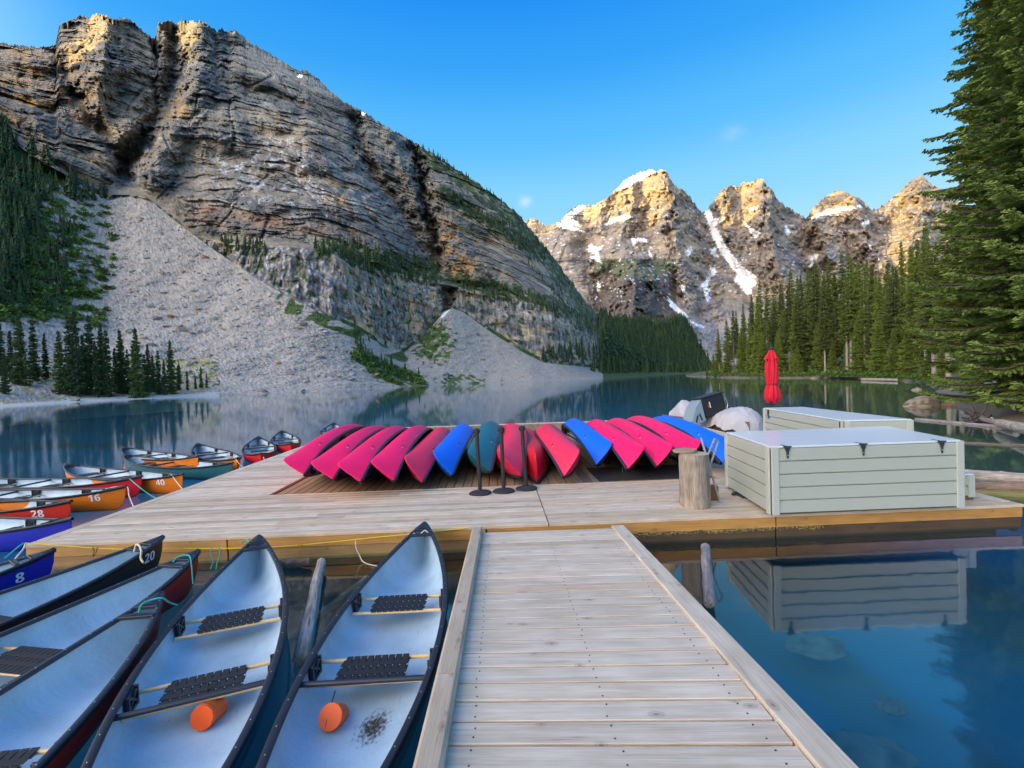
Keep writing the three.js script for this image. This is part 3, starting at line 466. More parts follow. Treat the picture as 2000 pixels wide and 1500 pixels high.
// the wood on the right bank
{
  const C = [[[.085, .118, .018], [.125, .165, .022]], [[.058, .078, .016], [.085, .11, .018]], [[.115, .16, .02], [.165, .22, .028]]];
  const paleBark = std({ color: RGB(.30, .26, .22), roughness: 1 });
  const kinds = [
    [...spruce(24, 3.1, { colors: C[0], from: .04, whorls: 62, per: 6, fine: 2.6 }), barkMat],
    [...spruce(24, 2.7, { colors: C[1], from: .26, whorls: 50, per: 6, fine: 2.6, gaps: .2 }), paleBark],
    [...spruce(24, 2.9, { colors: C[2], from: .02, whorls: 60, per: 6, fine: 2.6 }), barkMat],
    [...spruce(24, 2.4, { colors: C[0], from: .36, whorls: 46, per: 5, fine: 2.6, gaps: .28 }), paleBark],
  ];
  const grey = spruce(24, 1.7, { colors: [[.13, .12, .11], [.22, .2, .185]], from: .05, whorls: 40, per: 5, fine: 1.3, gaps: .35, width: .12, hang: .1 });
  const skyline = [[1376, 668], [1400, 652], [1430, 600], [1460, 588], [1490, 552], [1540, 532], [1580, 506], [1620, 498], [1680, 488], [1730, 480], [1780, 474], [1812, 428], [1840, 470], [1880, 440], [1960, 420]];
  const L = ['dark green spruce', 'pale trunked spruce', 'bright bushy spruce', 'slim bare trunked spruce'];
  const where = (px) => px < 1432 ? 'at the left tip of the wood' : px < 1490 ? 'left of the red parasol' : px < 1530 ? 'right behind the red parasol' : px < 1585 ? 'a little right of the red parasol' : px < 1640 ? 'above the flat pale shore stone' : px < 1690 ? 'left of the shore driftwood' : px < 1755 ? 'above the pale driftwood on the shore' : px < 1800 ? 'behind the person in orange' : 'beside the great spruces';
  const rowOf = (b) => b < 3.4 ? 'at the water' : b < 8.2 ? 'in the front row' : b < 24.5 ? 'in mid wood' : 'at the back';
  const place = (px, back, frac, kind, label, group) => {
    const shore = poly([[1376, 736], [1400, 737], [1500, 739], [1600, 738], [1650, 738.5], [1700, 741], [1760, 744], [1800, 748], [1840, 760], [1880, 782], [1960, 815]], px), s = onLevel(px, shore, 0), d = -s.z + back, p = atDepth(px, shore, d); p.y = Math.min(.32 * Math.sqrt(back) + back * .07, 9) - .2;
    const top = atDepth(px, poly(skyline, px), d).y, h = (top - p.y) * frac; const g = kind < 0 ? grey : kinds[kind];
    const t = tree('spruce_tree', g, [p.x, p.y, p.z], rand(6.28), 1, label ?? `${back < 3.4 && frac < .56 ? 'young green spruce' : (frac > .94 ? 'tall ' : frac < .74 ? 'low ' : '') + L[kind]} ${rowOf(back)}, ${where(px)}`, label ? undefined : `spruces ${rowOf(back)}, ${where(px)}`); const w = h / 24 * rand(.85, 1.15) * clamp(16 / h, .8, 1.35); t.scale.set(w, h / 24, w);
  };
  for (let px = 1404; px < 1890; px += rand(13, 20)) place(px, rand(9, 24), rand(.76, 1.06), Math.floor(rand(4)));
  for (let px = 1424; px < 1890; px += rand(11, 17)) place(px, rand(26, 48), rand(.7, .97), [0, 1, 0, 3][Math.floor(rand(4))]);
  for (let px = 1394; px < 1860; px += rand(11, 18)) place(px, rand(3.5, 8), rand(.5, .98), Math.floor(rand(4)));
  for (let px = 1410; px < 1850; px += rand(24, 42)) place(px, rand(1.6, 3.2), rand(.28, .52), 2);
  place(1812, 12, 1.0, 0, 'tallest dark spruce of the right bank wood, beside the great spruce'); place(1434, 2.4, .6, -1, 'grey dead spruce at the left end of the right bank wood'); place(1381, .4, .32, 0, 'small lone spruce at the left tip of the right bank');
  place(1655, 2.2, .8, 3); place(1612, 2, .86, 1); place(1690, 4, .9, 3); place(1560, 4, .8, 1);
  // bushes at the water's edge
  const bush = [shrubGeo(1, 420, [[.06, .115, .015], [.10, .17, .025]], .22), shrubGeo(1, 420, [[.09, .135, .045], [.13, .18, .06]], .2)];
  for (let px = 1398; px < 1850; px += rand(9, 17)) { const bushAt = where(px); const shore = poly([[1398, 737], [1500, 739], [1600, 738], [1700, 741], [1760, 744], [1800, 748], [1850, 764]], px), p = onLevel(px, shore, 0), s = rand(.8, 1.6) * clamp(-p.z / 80, .5, 1.3), pale = rand() < .35 ? 1 : 0; const b = solo('bush', bush[pale], leafMat, `${pale ? 'pale grey green bush' : 'round fresh green bush'} at the water, ${bushAt}`, 'bush', `bushes at the water, ${bushAt}`); b.position.set(p.x * (1 + 1.6 / -p.z), .25, p.z - 1.6); b.scale.set(s * rand(1, 1.5), s * rand(.8, 1.2), s); }
}
// the great spruces standing over the water at the right edge
{
  const C = [[.15, .20, .026], [.235, .295, .04]], C2 = [[.15, .215, .04], [.225, .31, .065]];
  const twigMat = std({ color: RGB(.055, .042, .032), roughness: 1 });
  function great(h, r, o) {
    const L = new Leaves(), twigs = [];
    const nW = Math.round((o.top - o.from) * h / o.step);
    for (let w = 0; w < nW; w++) {
      const y = lerp(o.from * h, o.top * h, (w + rand(.8)) / nW), k = y / h, rad = r * poly(o.shape, k) * rand(.75, 1.15), n = o.per, a0 = rand(6.28);
      for (let i = 0; i < n; i++) {
        const a = a0 + i * 6.283 / n + rand(-.3, .3), len = rad * rand(.6, 1.12); if (o.skip && o.skip(a, y)) continue;
        const dir = V(Math.cos(a), 0, Math.sin(a)), side = V(-dir.z, 0, dir.x), dr = rand(.18, .42) * (1.2 - .6 * k), root = V(0, y, 0), at = (t) => root.clone().addScaledVector(dir, len * t).add(V(0, len * (-dr * t + .75 * dr * t * t * t), 0));
        twigs.push(tube([at(0), at(.5), at(.92)], .012 + .008 * len, 3, 4));
        const m = Math.round(len / .12);
        for (let s = 1; s <= m; s++) { const t = .16 + .84 * s / m, p = at(t), tl = (.16 + .42 * len * .5 * (1.06 - t)) * rand(.6, 1.25);
          for (const sg of [-1, 1]) { const td = dir.clone().multiplyScalar(rand(.45, 1)).addScaledVector(side, sg * rand(.7, 1)).add(V(0, rand(-.5, -.02), 0)).normalize(), q = Math.max(2, Math.round(tl / .1)), base = mix3(o.C[0], o.C[1], clamp(rand(-.1, 1.1)));
            for (let e = 0; e < q; e++) { const c = p.clone().addScaledVector(td, tl * (e + .5) / q), tip = c.clone().addScaledVector(td, .13), perp = V(rand(-1, 1), rand(-1, 1), rand(-1, 1)).cross(td).normalize().multiplyScalar(rand(.04, .075)), col = tint(base, rand(.7, 1.3));
              L.tri(c.clone().sub(perp).addScaledVector(td, -.03), c.clone().add(perp), tip, col); const pp = perp.clone().cross(td).multiplyScalar(1.0); L.tri(c.clone().sub(pp), c.clone().add(pp).addScaledVector(td, -.02), tip, tint(col, .9)); } } }
      }
    }
    const trunk = bare(new THREE.CylinderGeometry(.05, o.girth, h, 14, 12)); trunk.translate(0, h / 2 - .4, 0); { const p = trunk.attributes.position; for (let i = 0; i < p.count; i++) p.setX(i, p.getX(i) + .06 * n2(p.getY(i) / 3, 1)); }
    return [trunk, L.geo(), mergeGeometries(twigs)];
  }
  const grow = (px, py, d, geos, label) => { const p = atDepth(px, py, d), t = thing('spruce_tree', label, 'tree', [p.x, .3, p.z], 0); part('trunk', geos[0], barkMat, t); part('crown', geos[1], leafMat, t); part('branch', geos[2], twigMat, t).userData.kind = 'stuff'; return t; };
  const shape = [[0, .95], [.12, 1.05], [.3, .95], [.5, .78], [.75, .42], [1, .04]];
  grow(1966, 800, 19.5, great(24, 2.8, { from: .06, top: .84, step: .36, per: 7, shape, girth: .3, C, gap: .12 }), 'great spruce with a visible trunk rising out of the top of the picture');
  grow(2050, 830, 15.5, great(21, 3.0, { from: .03, top: .78, step: .33, per: 8, shape: [[0, .8], [.1, 1.05], [.25, 1.05], [.42, .92], [.6, .62], [.8, .3], [1, .04]], girth: .34, C: C2 }), 'broad blue green spruce at the right edge, boughs hanging over the water');
  grow(1985, 800, 21, great(23, 2.7, { from: .05, top: .84, step: .34, per: 7, shape, girth: .28, C }), 'dark spruce standing behind the two great ones at the right edge');
}
// ---------------------------------------------------------------- sawn wood
const knots = Array.from({ length: 16 }, () => [rand(), rand(), rand(.006, .013)]);
const grainAt = (u, v) => {
  let k = 0, warp = 0;
  for (const [a, b, r] of knots) { let du = Math.abs(u - a), dv = v - b; du = Math.min(du, 1 - du); dv -= Math.round(dv); const e = Math.hypot(du * 2.4 / 1.7, dv * .9) / r; if (e < 6) { warp += Math.sign(dv) * .010 * Math.exp(-e * e / 5); k = Math.max(k, Math.exp(-e * e * 1.1) + .35 * Math.exp(-Math.pow((e - 1.7) * 2.2, 2))); } }
  const w = v + warp, ring = wrapNoise(u, w, 2.2, 110, 2, 7), fine = wrapNoise(u, w, 14, 420, 2, 2), blotch = wrapNoise(u, v, 5, 9, 3, 11), crack = Math.max(0, wrapNoise(u, w, 5, 160, 1, 21) - .42);
  return [ring, fine, blotch, k, crack];
};
const deckTex = texture(1024, 512, (u, v) => { const [ring, fine, blotch, k, crack] = grainAt(u, v); let c = mix3([.43, .345, .255], [.67, .585, .48], clamp(.55 + .65 * ring + .30 * fine + .55 * blotch)); c = mix3(c, [.15, .11, .085], clamp(k * .75)); return mix3(c, [.07, .05, .04], clamp(crack * 5)); });
const deckBump = texture(1024, 512, (u, v) => { const [ring, fine, , k, crack] = grainAt(u, v); return .55 + .3 * ring + .25 * fine - crack * 2.2 - .1 * k; }, false);
const wood = (c, rough = .78, bump = .0022) => std({ color: RGB(...c), map: sized(deckTex, 2.4, .9), bumpMap: sized(deckBump, 2.4, .9), bumpScale: bump, roughness: rough });
const pale = [[1, .98, .955], [1.12, 1.08, 1.03], [.86, .80, .72], [1.0, .90, .81], [.80, .75, .69], [1.08, 1.06, 1.05]].map(c => wood(c));
const brown = [[.50, .375, .27], [.58, .44, .32], [.42, .32, .23], [.53, .38, .265]].map(c => wood(c));
const paleRed = [[.98, .86, .77], [.93, .78, .68], [1.02, .90, .80]].map(c => wood(c));
const fasciaMat = [[.80, .47, .15], [.72, .40, .11], [.86, .54, .2]].map(c => wood(c, .7)), fasciaLow = [[.62, .42, .2], [.55, .38, .18]].map(c => wood(c, .7)), wetShadeMat = wood([.16, .11, .07], .4);
const pick = (a) => a[Math.floor(rng() * a.length)];
const black = std({ color: RGB(.018, .019, .022), roughness: .5 }), blackRubber = std({ color: RGB(.025, .025, .027), roughness: .8 });

// ---------------------------------------------------------------- floating dock
const dock = thing('dock', 'large floating dock of pale weathered boards carrying the upturned canoes', 'dock', [-5.77, 0, -5.36], .0337);
const DW = 12.18, DD = 11.9, TOP = .28;
const dockAt = (x, y, w) => V(x, y, -w).applyAxisAngle(V(0, 1, 0), .0337).add(dock.position);
const toDock = (p) => { const q = p.clone().sub(dock.position).applyAxisAngle(V(0, 1, 0), -.0337); return [q.x, -q.z]; };
{
  const seam = 6.17, panelL = 1.86, panelR = 9.22, front = 1.98, T = .038;
  const plank = (x0, x1, w, pitch, mats, gap = .012, dy = 0) => part('plank', bar(V(x0 + rand(.003), TOP - T / 2 + dy + rand(-.0012, .0012), -w), V(x1 - rand(.003), TOP - T / 2 + dy + rand(-.0012, .0012), -w), pitch - gap, T), pick(mats), dock);
  part('gap_shade_sheet', bar(V(.15, TOP - T - .014, -DD / 2), V(DW - .15, TOP - T - .014, -DD / 2), DD - .2, .02), wetShadeMat, dock);  // added dark sheet that paints shade into the gaps between boards
  // front strip, two modules of long boards
  const nf = 14, pf = front / nf;
  for (let k = 0; k < nf; k++) {
    const w = (k + .5) * pf, cut = [3.1, 2.2, 4.0, 2.7, 3.5][k % 5];
    const far_ = k === 0 ? [[0, seam - .006]] : [[.145, cut], [cut, seam - .006]];
    for (const [a, b] of far_) plank(a, b, w, pf, pale);
    for (const [a, b] of k % 3 ? [[seam + .006, 9.4], [9.4, DW - (k ? .145 : 0)]] : [[seam + .006, DW - (k ? .145 : 0)]]) plank(a, b, w, pf, a < 9 ? [pale[3], pale[2], pale[0], paleRed[0]] : [paleRed[0], paleRed[1], pale[3]]);
  }
  // border boards down both sides, side strips of short boards, and the sunken panel of brown boards running away from the water
  for (const [x, m] of [[.07, pale], [DW - .07, pale]]) for (const [a, b] of [[.15, 4.2], [4.2, 8.4], [8.4, DD]]) part('edge_board', bar(V(x, TOP - T / 2 + .002, -a), V(x, TOP - T / 2 + .002, -b + .004), .136, T), pick(m), dock);
  for (let w = front + .072; w < DD; w += .1435) { plank(.145, panelL - .02, w, .1435, [pale[0], pale[1], pale[4], pale[5], pale[2]]); if (w < 8) plank(panelR + .05, DW - .145, w, .1435, [paleRed[0], pale[3], pale[2]]); }
  for (let x = panelL + .13; x < panelR; x += .1455) part('plank', bar(V(x, TOP - T / 2 - .012, -front - .01), V(x, TOP - T / 2 - .012, -DD + .1), .1455 - .011, T), pick(x < 3.2 ? [brown[1], brown[1], brown[0]] : brown), dock);
  part('trim_board', bar(V(panelL + .01, TOP - .03, -front - .01), V(panelL + .01, TOP - .03, -DD), .06, .05), wood([.36, .12, .07]), dock, 'dark red strip of wood between the boards');
  part('trim_board', bar(V(panelL - .005, TOP - .006, -front + .0), V(panelR + .04, TOP - .006, -front + .0), .03, .03), pale[2], dock);
  for (let x = .2; x < 9; x += 4) part('edge_board', bar(V(x, TOP - T / 2 + .004, -DD - .07), V(Math.min(x + 4, DW) - .01, TOP - T / 2 + .004, -DD - .07), .14, T), pick(pale), dock);
  // fascia
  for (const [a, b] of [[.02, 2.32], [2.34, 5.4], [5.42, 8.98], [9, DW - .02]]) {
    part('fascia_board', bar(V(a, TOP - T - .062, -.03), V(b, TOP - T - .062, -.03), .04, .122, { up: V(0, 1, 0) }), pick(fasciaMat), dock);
    part('fascia_board', bar(V(a, TOP - T - .20, -.045), V(b, TOP - T - .20, -.045), .05, .15), a < 5.4 ? pick(fasciaLow) : wetShadeMat, dock, a < 5.4 ? undefined : 'dark wet lower board');
  }
  for (const [x, s] of [[.03, 1], [DW - .03, -1]]) { part('fascia_board', bar(V(x, TOP - T - .075, -.06), V(x, TOP - T - .075, -DD), .04, .15), pick(fasciaMat), dock); part('fascia_board', bar(V(x + .02 * s, TOP - T - .24, -.06), V(x + .02 * s, TOP - T - .24, -DD), .05, .16), wetShadeMat, dock); }
  for (let w = .5; w < DD; w += 1.25) part('light_block_float', bar(V(.1, -.06, -w), V(DW - .1, -.06, -w), .5, .3), wetShadeMat, dock);  // unseen dark timbers added to block light below the deck
  // crust of yellow lichen along the foot of the front board
  const crust = []; for (let i = 0; i < 1500; i++) { const x = rand(5.3, 9.6), y = TOP - .155 - .045 * Math.pow(rand(), 2) + .015 * n2(x * 3, 1), g = new THREE.TetrahedronGeometry(rand(.003, .0085)); g.rotateX(rand(6)); g.rotateY(rand(6)); g.translate(x, y, -.006 + rand(.006)); crust.push(bare(g, ['position', 'normal'])); }
  const cm = part('lichen_crust', mergeGeometries(crust), std({ color: RGB(.42, .36, .12), roughness: 1 }), dock); cm.userData.kind = 'stuff';
}

// ---------------------------------------------------------------- boardwalk down to the dock
{
  const w = thing('boardwalk', 'sloping boardwalk of grey planks with side rails leading onto the dock', 'boardwalk');
  const line = (a, b) => { const p = onLevel(...a, .52), q = onLevel(...b, .275); return (t) => p.clone().lerp(q, t); };
  const lo = line([805, 1500], [924, 1041]), li = line([876, 1500], [941, 1040]), ri = line([1592, 1500], [1199, 1031]), ro = line([1676, 1500], [1217, 1030]);
  const len = lo(0).distanceTo(lo(1)), pitch = .1475 / len, T = .04, nail = [];
  for (let t = 1 - pitch / 2, k = 0; t > -1.15; t -= pitch, k++) {
    const a = li(t), b = ri(t), d = b.clone().sub(a).normalize(), up = li(1).sub(li(0)).normalize().cross(d).negate().normalize(); if (up.y < 0) up.negate();
    a.addScaledVector(d, -.02); b.addScaledVector(d, .0 + rand(-.006, .004)); a.y += -T / 2 + rand(-.0015, .0015); b.y += -T / 2 + rand(-.0015, .0015);
    part('plank', bar(a, b, .1475 - .0105 - rand(.004), T, { up, c: .0025 }), pick([pale[0], pale[1], pale[5], pale[2], pale[3], pale[0]]), w);
    if (k > 2) for (const f of [.075, .5, .93]) for (const s of [-.035, .036]) { const g = new THREE.CylinderGeometry(.0042, .0042, .003, 7), q = a.clone().lerp(b, f + rand(-.006, .006)).addScaledVector(up, T / 2 + .0006); q.z += s + rand(-.008, .008); q.y += s * .066; g.translate(q.x, q.y, q.z); nail.push(bare(g, ['position', 'normal'])); }
  }
  { const m0 = li(1).lerp(ri(1), .5), m1 = li(-1.15).lerp(ri(-1.15), .5); m0.y -= T + .014; m1.y -= T + .014; part('gap_shade_sheet', bar(m0, m1, 1.25, .02), wetShadeMat, w); }  // dark sheet added below the planks to give their seams shade
  part('nail', mergeGeometries(nail), std({ color: RGB(.05, .04, .04), roughness: .6, metalness: .5 }), w).userData.kind = 'stuff';
  const mid = (f, g, t) => f(t).lerp(g(t), .5);
  for (const [t0, t1] of [[1.01, .16], [.158, -1.2]]) { const a = mid(lo, li, t0), b = mid(lo, li, t1); a.y += .028; b.y += .028; part('side_rail', bar(a, b, lo(.5).distanceTo(li(.5)) - .004, .062, { c: .016, v0: .3 }), pale[4], w); }
  for (const [t0, t1] of [[1.01, .52], [.517, -1.2]]) { const a = mid(ri, ro, t0), b = mid(ri, ro, t1); a.y += -.012; b.y += -.012; part('side_rail', bar(a, b, ri(.5).distanceTo(ro(.5)) + .012, .06, { c: .006 }), pale[0], w); }
  for (const [f, g] of [[lo, li], [ri, ro]]) { const a = mid(f, g, .985), b = mid(f, g, -1.2); a.y -= .16; b.y -= .16; part('stringer', bar(a, b, .06, .2), wetShadeMat, w); }
}
// ---------------------------------------------------------------- canoes
const HALF = 2.1, BEAM = .42, G0 = .31, GR = .13, DRAFT = .06;
const rimY = (s) => G0 + GR * Math.abs(s) ** 3, rimX = (s) => BEAM * Math.pow(Math.max(0, 1 - s * s), .9) + .004;
const keelY = (s) => { const a = Math.abs(s), q = clamp((a - .88) / .12); return .03 * a ** 4 + (rimY(s) - .03) * (1 - Math.sqrt(Math.max(0, 1 - q ** 2.4))); };
const fullness = (s) => lerp(3.1, 1.35, Math.pow(Math.abs(s), 1.6));
/** Half width of the hull at station s and height y. */
const hullX = (s, y) => { const k = keelY(s), g = rimY(s), Y = clamp((y - k) / Math.max(1e-4, g - k)), n = fullness(s); return rimX(s) * Math.pow(Math.max(0, 1 - Math.pow(1 - Y, n)), 1 / n); };
const stations = (n) => Array.from({ length: n + 1 }, (_, i) => { const q = i / n * 2 - 1; return Math.sign(q) * (1 - Math.pow(1 - Math.abs(q), 1.55)); });
function shell(nS, nT, inset, lift) {
  const rows = stations(nS).map(s => { const row = []; for (let j = -nT; j <= nT; j++) { const th = Math.abs(j) / nT * Math.PI / 2, n = fullness(s), k = keelY(s) + lift * (1 - .85 * Math.abs(s) ** 6), g = rimY(s) - (inset ? .002 : 0); const X = Math.pow(Math.sin(th), 2 / n), Y = 1 - Math.pow(Math.max(0, Math.cos(th)), 2 / n); row.push(V(Math.sign(j) * Math.max(0, rimX(s) - inset) * X, Math.min(g, k + (g - k) * Y), -s * HALF)); } return row; });
  return gridGeo(rows, (p) => [p.z, p.x + p.y]);
}
const HULL = shell(56, 12, 0, 0), LINER = shell(56, 12, .010, .084);
const gunwaleGeo = (side) => { const prof = [[-.024, -.014], [.016, -.024], [.020, .004], [.010, .013], [-.016, .013], [-.026, .004], [-.024, -.014]]; const rows = stations(64).map(s => prof.map(([x, y]) => V(side * Math.max(.003, rimX(s) + x), rimY(s) + y, -s * HALF * 1.004))); if (side < 0) rows.forEach(r => r.reverse()); return gridGeo(rows); };
const GUN = [gunwaleGeo(1), gunwaleGeo(-1)];
/** End deck: a plate over the point of the canoe, a slot to carry it by, and a cross bar. */
const deckGeo = (e) => { const strip = (a, b, h) => { const rows = []; for (let i = 0; i <= 8; i++) { const s = e * lerp(a, b, i / 8), x = rimX(s), row = []; for (let j = -4; j <= 4; j++) { const q = j / 4; row.push(V(q * x * .98, rimY(s) + .012 + h * (1 - q * q), -s * HALF)); } rows.push(row); } const g = gridGeo(rows), g2 = g.clone(); g2.translate(0, -.018, 0); return [g, g2]; }; const bar_ = (s, w) => bar(V(-rimX(s) * .97, rimY(s) + .006, -e * s * HALF), V(rimX(s) * .97, rimY(s) + .006, -e * s * HALF), w, .026); return mergeGeometries([...strip(.915, 1, .012), ...strip(.855, .868, .012), bar_(.858, .04), bar_(.912, .022)].map(g => bare(g.index ? g.toNonIndexed() : g))); };
const DECK = [deckGeo(1), deckGeo(-1)];
const RIVETS = mergeGeometries([1, -1].flatMap(sd => stations(26).slice(1, -1).map(s => { const g = new THREE.SphereGeometry(.005, 5, 3); g.scale(1, .5, 1); g.translate(sd * (rimX(s) - .004), rimY(s) + .0135, -s * HALF); return bare(g, ['position', 'normal']); })));
const hanger = (s, sd) => { const x = rimX(s) - .03, y = rimY(s); const g = [], add = (z, y0, w, h, t = .012, dx = 0) => g.push(box(sd * (x - dx), y + y0, -s * HALF + z, t, h, w, .003)); add(0, -.065, .15, .105); add(-.066, -.07, .018, .12, .03, .006); add(.066, -.07, .018, .12, .03, .006); add(0, -.115, .15, .018, .03, .006); for (const q of [.6, -.6]) { const b = box(0, 0, 0, .022, .014, .12, .002); b.rotateX(q); b.translate(sd * (x - .008), y - .062, -s * HALF); g.push(b); } return g; };
const interiorTex = texture(512, 512, (u, v) => { const n = wrapNoise(u, v, 120, 120, 2, 3), b = wrapNoise(u, v, 4, 3, 4, 8), sc = Math.max(0, wrapNoise(u, v, 6, 90, 2, 15) - .45); return tint3([.40, .525, .62], 1 + .18 * n + .26 * b - 1.8 * sc); });  // grey-white plastic; the blue of the sky light is put into its colour
const linerMat = std({ map: sized(interiorTex, 1.5, 1.1), roughness: .42 }); linerMat.name = 'canoe liner';
const scuffTex = texture(512, 512, (u, v) => { const b = wrapNoise(u, v, 3, 5, 4, 31), sc = Math.max(0, wrapNoise(u, v, 4, 130, 2, 35) - .30), d = Math.max(0, wrapNoise(u, v, 60, 60, 2, 37) - .3); const long = Math.max(0, wrapNoise(u, v, 60, 3, 2, 39) - .5); return mix3(tint3([1, 1, 1], 1 + .16 * b - .5 * long), [1, .95, .95], clamp(sc * .9 + d * .35)); });
const paint = (r, g, b, rough = .5) => std({ color: RGB(r, g, b), map: sized(scuffTex, 1.9, 1.3), roughness: rough, side: THREE.DoubleSide });
const PAINT = { red: paint(.64, .022, .008), pink: paint(.93, .003, .12), crimson: paint(.66, .008, .03), worn: paint(.80, .022, .085, .5), orange: paint(.78, .19, .004), blue: paint(.008, .016, .44), azure: paint(.004, .135, .80), teal: paint(.008, .105, .145), seagreen: paint(.010, .125, .17), green: paint(.006, .022, .026) };
const gunMat = std({ color: RGB(.020, .023, .034), roughness: .42 }), dowelMat = wood([1.25, 1.0, .60], .55, .0006), webMat = std({ color: RGB(.014, .015, .019), roughness: .7 }), rivetMat = std({ color: RGB(.5, .5, .5), metalness: .8, roughness: .35 });
const white = std({ color: RGB(.78, .80, .82), roughness: .6, side: THREE.DoubleSide }), greySticker = std({ color: RGB(.55, .56, .57), roughness: .6, side: THREE.DoubleSide });
const font = await new FontLoader().loadAsync('fonts/droid/droid_sans_bold.typeface.json');

function seatParts(t, s, detail) {
  const y = rimY(s) - .095, z = -s * HALF, xr = rimX(s) - .035, dw = .125;
  const seat = new THREE.Group(); seat.name = 'seat'; t.add(seat);
  for (const q of [-1, 1]) part('rail', rod(V(-xr + .0, y, z + q * dw), V(xr, y, z + q * dw), .013), dowelMat, seat);
  const half = Math.min(.215, xr * .66);
  if (detail) {
    const nx = 9; for (let i = 0; i < nx; i++) { const x = lerp(-half, half, (i + .5) / nx), w = half * 2 / nx - .007; part('strap', box(x, y + .0145, z, w, .004, dw * 2 + .034, .001), webMat, seat); }
    for (let j = 0; j < 5; j++) { const q = lerp(-dw + .015, dw - .015, (j + .5) / 5); part('strap', box(0, y + .0105 + (j % 2) * .0085, z + q, half * 2 + .02, .004, dw * 2 / 5 - .009, .001), webMat, seat); }
  } else part('webbing', box(0, y + .012, z, half * 2, .012, dw * 2 + .03, .003), webMat, seat);
  for (const sd of [-1, 1]) part('seat_hanger', hanger(s, sd), gunMat, t);
}
function makeCanoe(name, label, group, color, { seats = [.28, -.14, -.56], thwart = -.24, detail = false } = {}) {
  const t = thing(name, label, 'canoe', [0, 0, 0], 0, group);
  part('hull', HULL, color, t); part('liner', LINER, linerMat, t);
  for (const g of GUN) part('gunwale', g, gunMat, t);
  for (const g of DECK) part('end_deck', g, gunMat, t);
  if (detail) part('rivets', RIVETS, rivetMat, t).userData.kind = 'stuff';
  for (const s of seats) seatParts(t, s, detail);
  if (thwart != null) part('thwart', rod(V(-rimX(thwart) + .01, rimY(thwart) - .03, -thwart * HALF), V(rimX(thwart) - .01, rimY(thwart) - .03, -thwart * HALF), .017), gunMat, t);
  return t;
}
/** Numbers painted on the side of a hull: shapes laid onto its curve. sd: +1 starboard, -1 port; s0: station of the middle; y0: height of the middle. */
function onHull(t, name, shapes, sd, s0, y0, mat, size = 1) {
  const g = shapes.isBufferGeometry ? shapes : new THREE.ShapeGeometry(shapes, 6); g.computeBoundingBox(); const b = g.boundingBox, cx = (b.min.x + b.max.x) / 2, cy = (b.min.y + b.max.y) / 2, p = g.attributes.position;
  for (let i = 0; i < p.count; i++) { const s = s0 + sd * (p.getX(i) - cx) * size / HALF, y = y0 + (p.getY(i) - cy) * size; p.setXYZ(i, sd * (hullX(s, y) + .0045), y, -s * HALF); }
  g.computeVertexNormals(); return part(name, g, mat, t);
}
const digits = (txt, h) => font.generateShapes(txt, h);
const oval = () => { const s = new THREE.Shape(); s.absellipse(0, 0, .062, .034, 0, 6.2832); return s; };

// moored canoes: [x, z, heading, paint, label, number, seats in detail]
const afloat = (x, z, yaw, color, label, o = {}) => { const t = makeCanoe('canoe', label, o.group, PAINT[color], o); t.position.set(x, -DRAFT, z); t.rotation.set(o.pitch ?? 0, yaw, o.roll ?? 0, 'YXZ'); if (o.number) onHull(t, 'hull_number', digits(o.number, o.size ?? .105), 1, o.at ?? .80, o.y ?? .27, white); if (o.oval) { onHull(t, 'sticker', oval(), 1, (o.at ?? .8) + .005, (o.y ?? .27) - .105, greySticker, .9); } return t; };
const near = { detail: true, seats: [.28, -.14] };
afloat(-.99, -3.33, .045, 'teal', 'empty canoe with pale blue liner tinted for sky light beside the boardwalk, two woven seats and an orange bailer', near);
afloat(-2.12, -3.18, .373, 'seagreen', 'empty canoe with sea green hull, second from the boardwalk, an orange bailer inside', near);
afloat(-2.71, -1.69, .113, 'red', 'canoe with red hull, third from the boardwalk, a green cord tied to its bow deck', near);
afloat(-3.65, -2.67, -.17, 'red', 'canoe with bright red bow between the dark number 20 canoe and the next red one', near);
afloat(-4.6, -3.2, -.277, 'green', 'canoe with very dark green hull marked 20', { ...near, number: '20', at: .895, y: .30, size: .10 });
afloat(-6.1, -3.15, -.584, 'blue', 'dark blue canoe marked 8, cut by the left edge of the picture', { ...near, number: '8', at: .865, y: .27, size: .10 });
const out = { seats: [.5, -.02, -.56], thwart: -.2 };
afloat(-7.95, -6.35, -1.707, 'blue', 'long blue canoe moored against the left corner of the dock', out);
afloat(-8.87, -7.45, -1.768, 'red', 'red canoe marked 28 left of the dock', { ...out, number: '28', at: .80, y: .275, size: .115 });
afloat(-8.85, -8.11, -1.635, 'orange', 'orange canoe marked 16 left of the dock', { ...out, number: '16', oval: true, at: .80, y: .285, size: .115 });
afloat(-9.27, -9.1, -1.687, 'crimson', 'crimson canoe moored between the orange canoes marked 16 and 40', out);
afloat(-8.4, -9.76, -1.967, 'orange', 'orange canoe marked 40 pointing at the dock edge', { ...out, number: '40', oval: true, at: .80, y: .285, size: .115 });
afloat(-8.1, -10.95, -1.99, 'teal', 'dark teal canoe moored behind the orange one marked 40', out);
afloat(-9.5, -12.25, -2.1, 'orange', 'orange canoe farthest out on the left, behind the teal one', out);
afloat(-7.9, -12.15, -2.36, 'orange', 'dark rimmed orange canoe lying end on beside the red ones', out);
afloat(-7.25, -13.1, 3.66, 'crimson', 'red canoe pointing its bow at the dock, nearest of the red ones behind', out);
afloat(-7.33, -14.8, 3.66, 'crimson', 'red canoe half hidden by the dock edge, second of those behind', out);
afloat(-6.75, -17.2, 3.5, 'crimson', 'red canoe farthest back, mostly hidden behind the first upturned canoe', out);

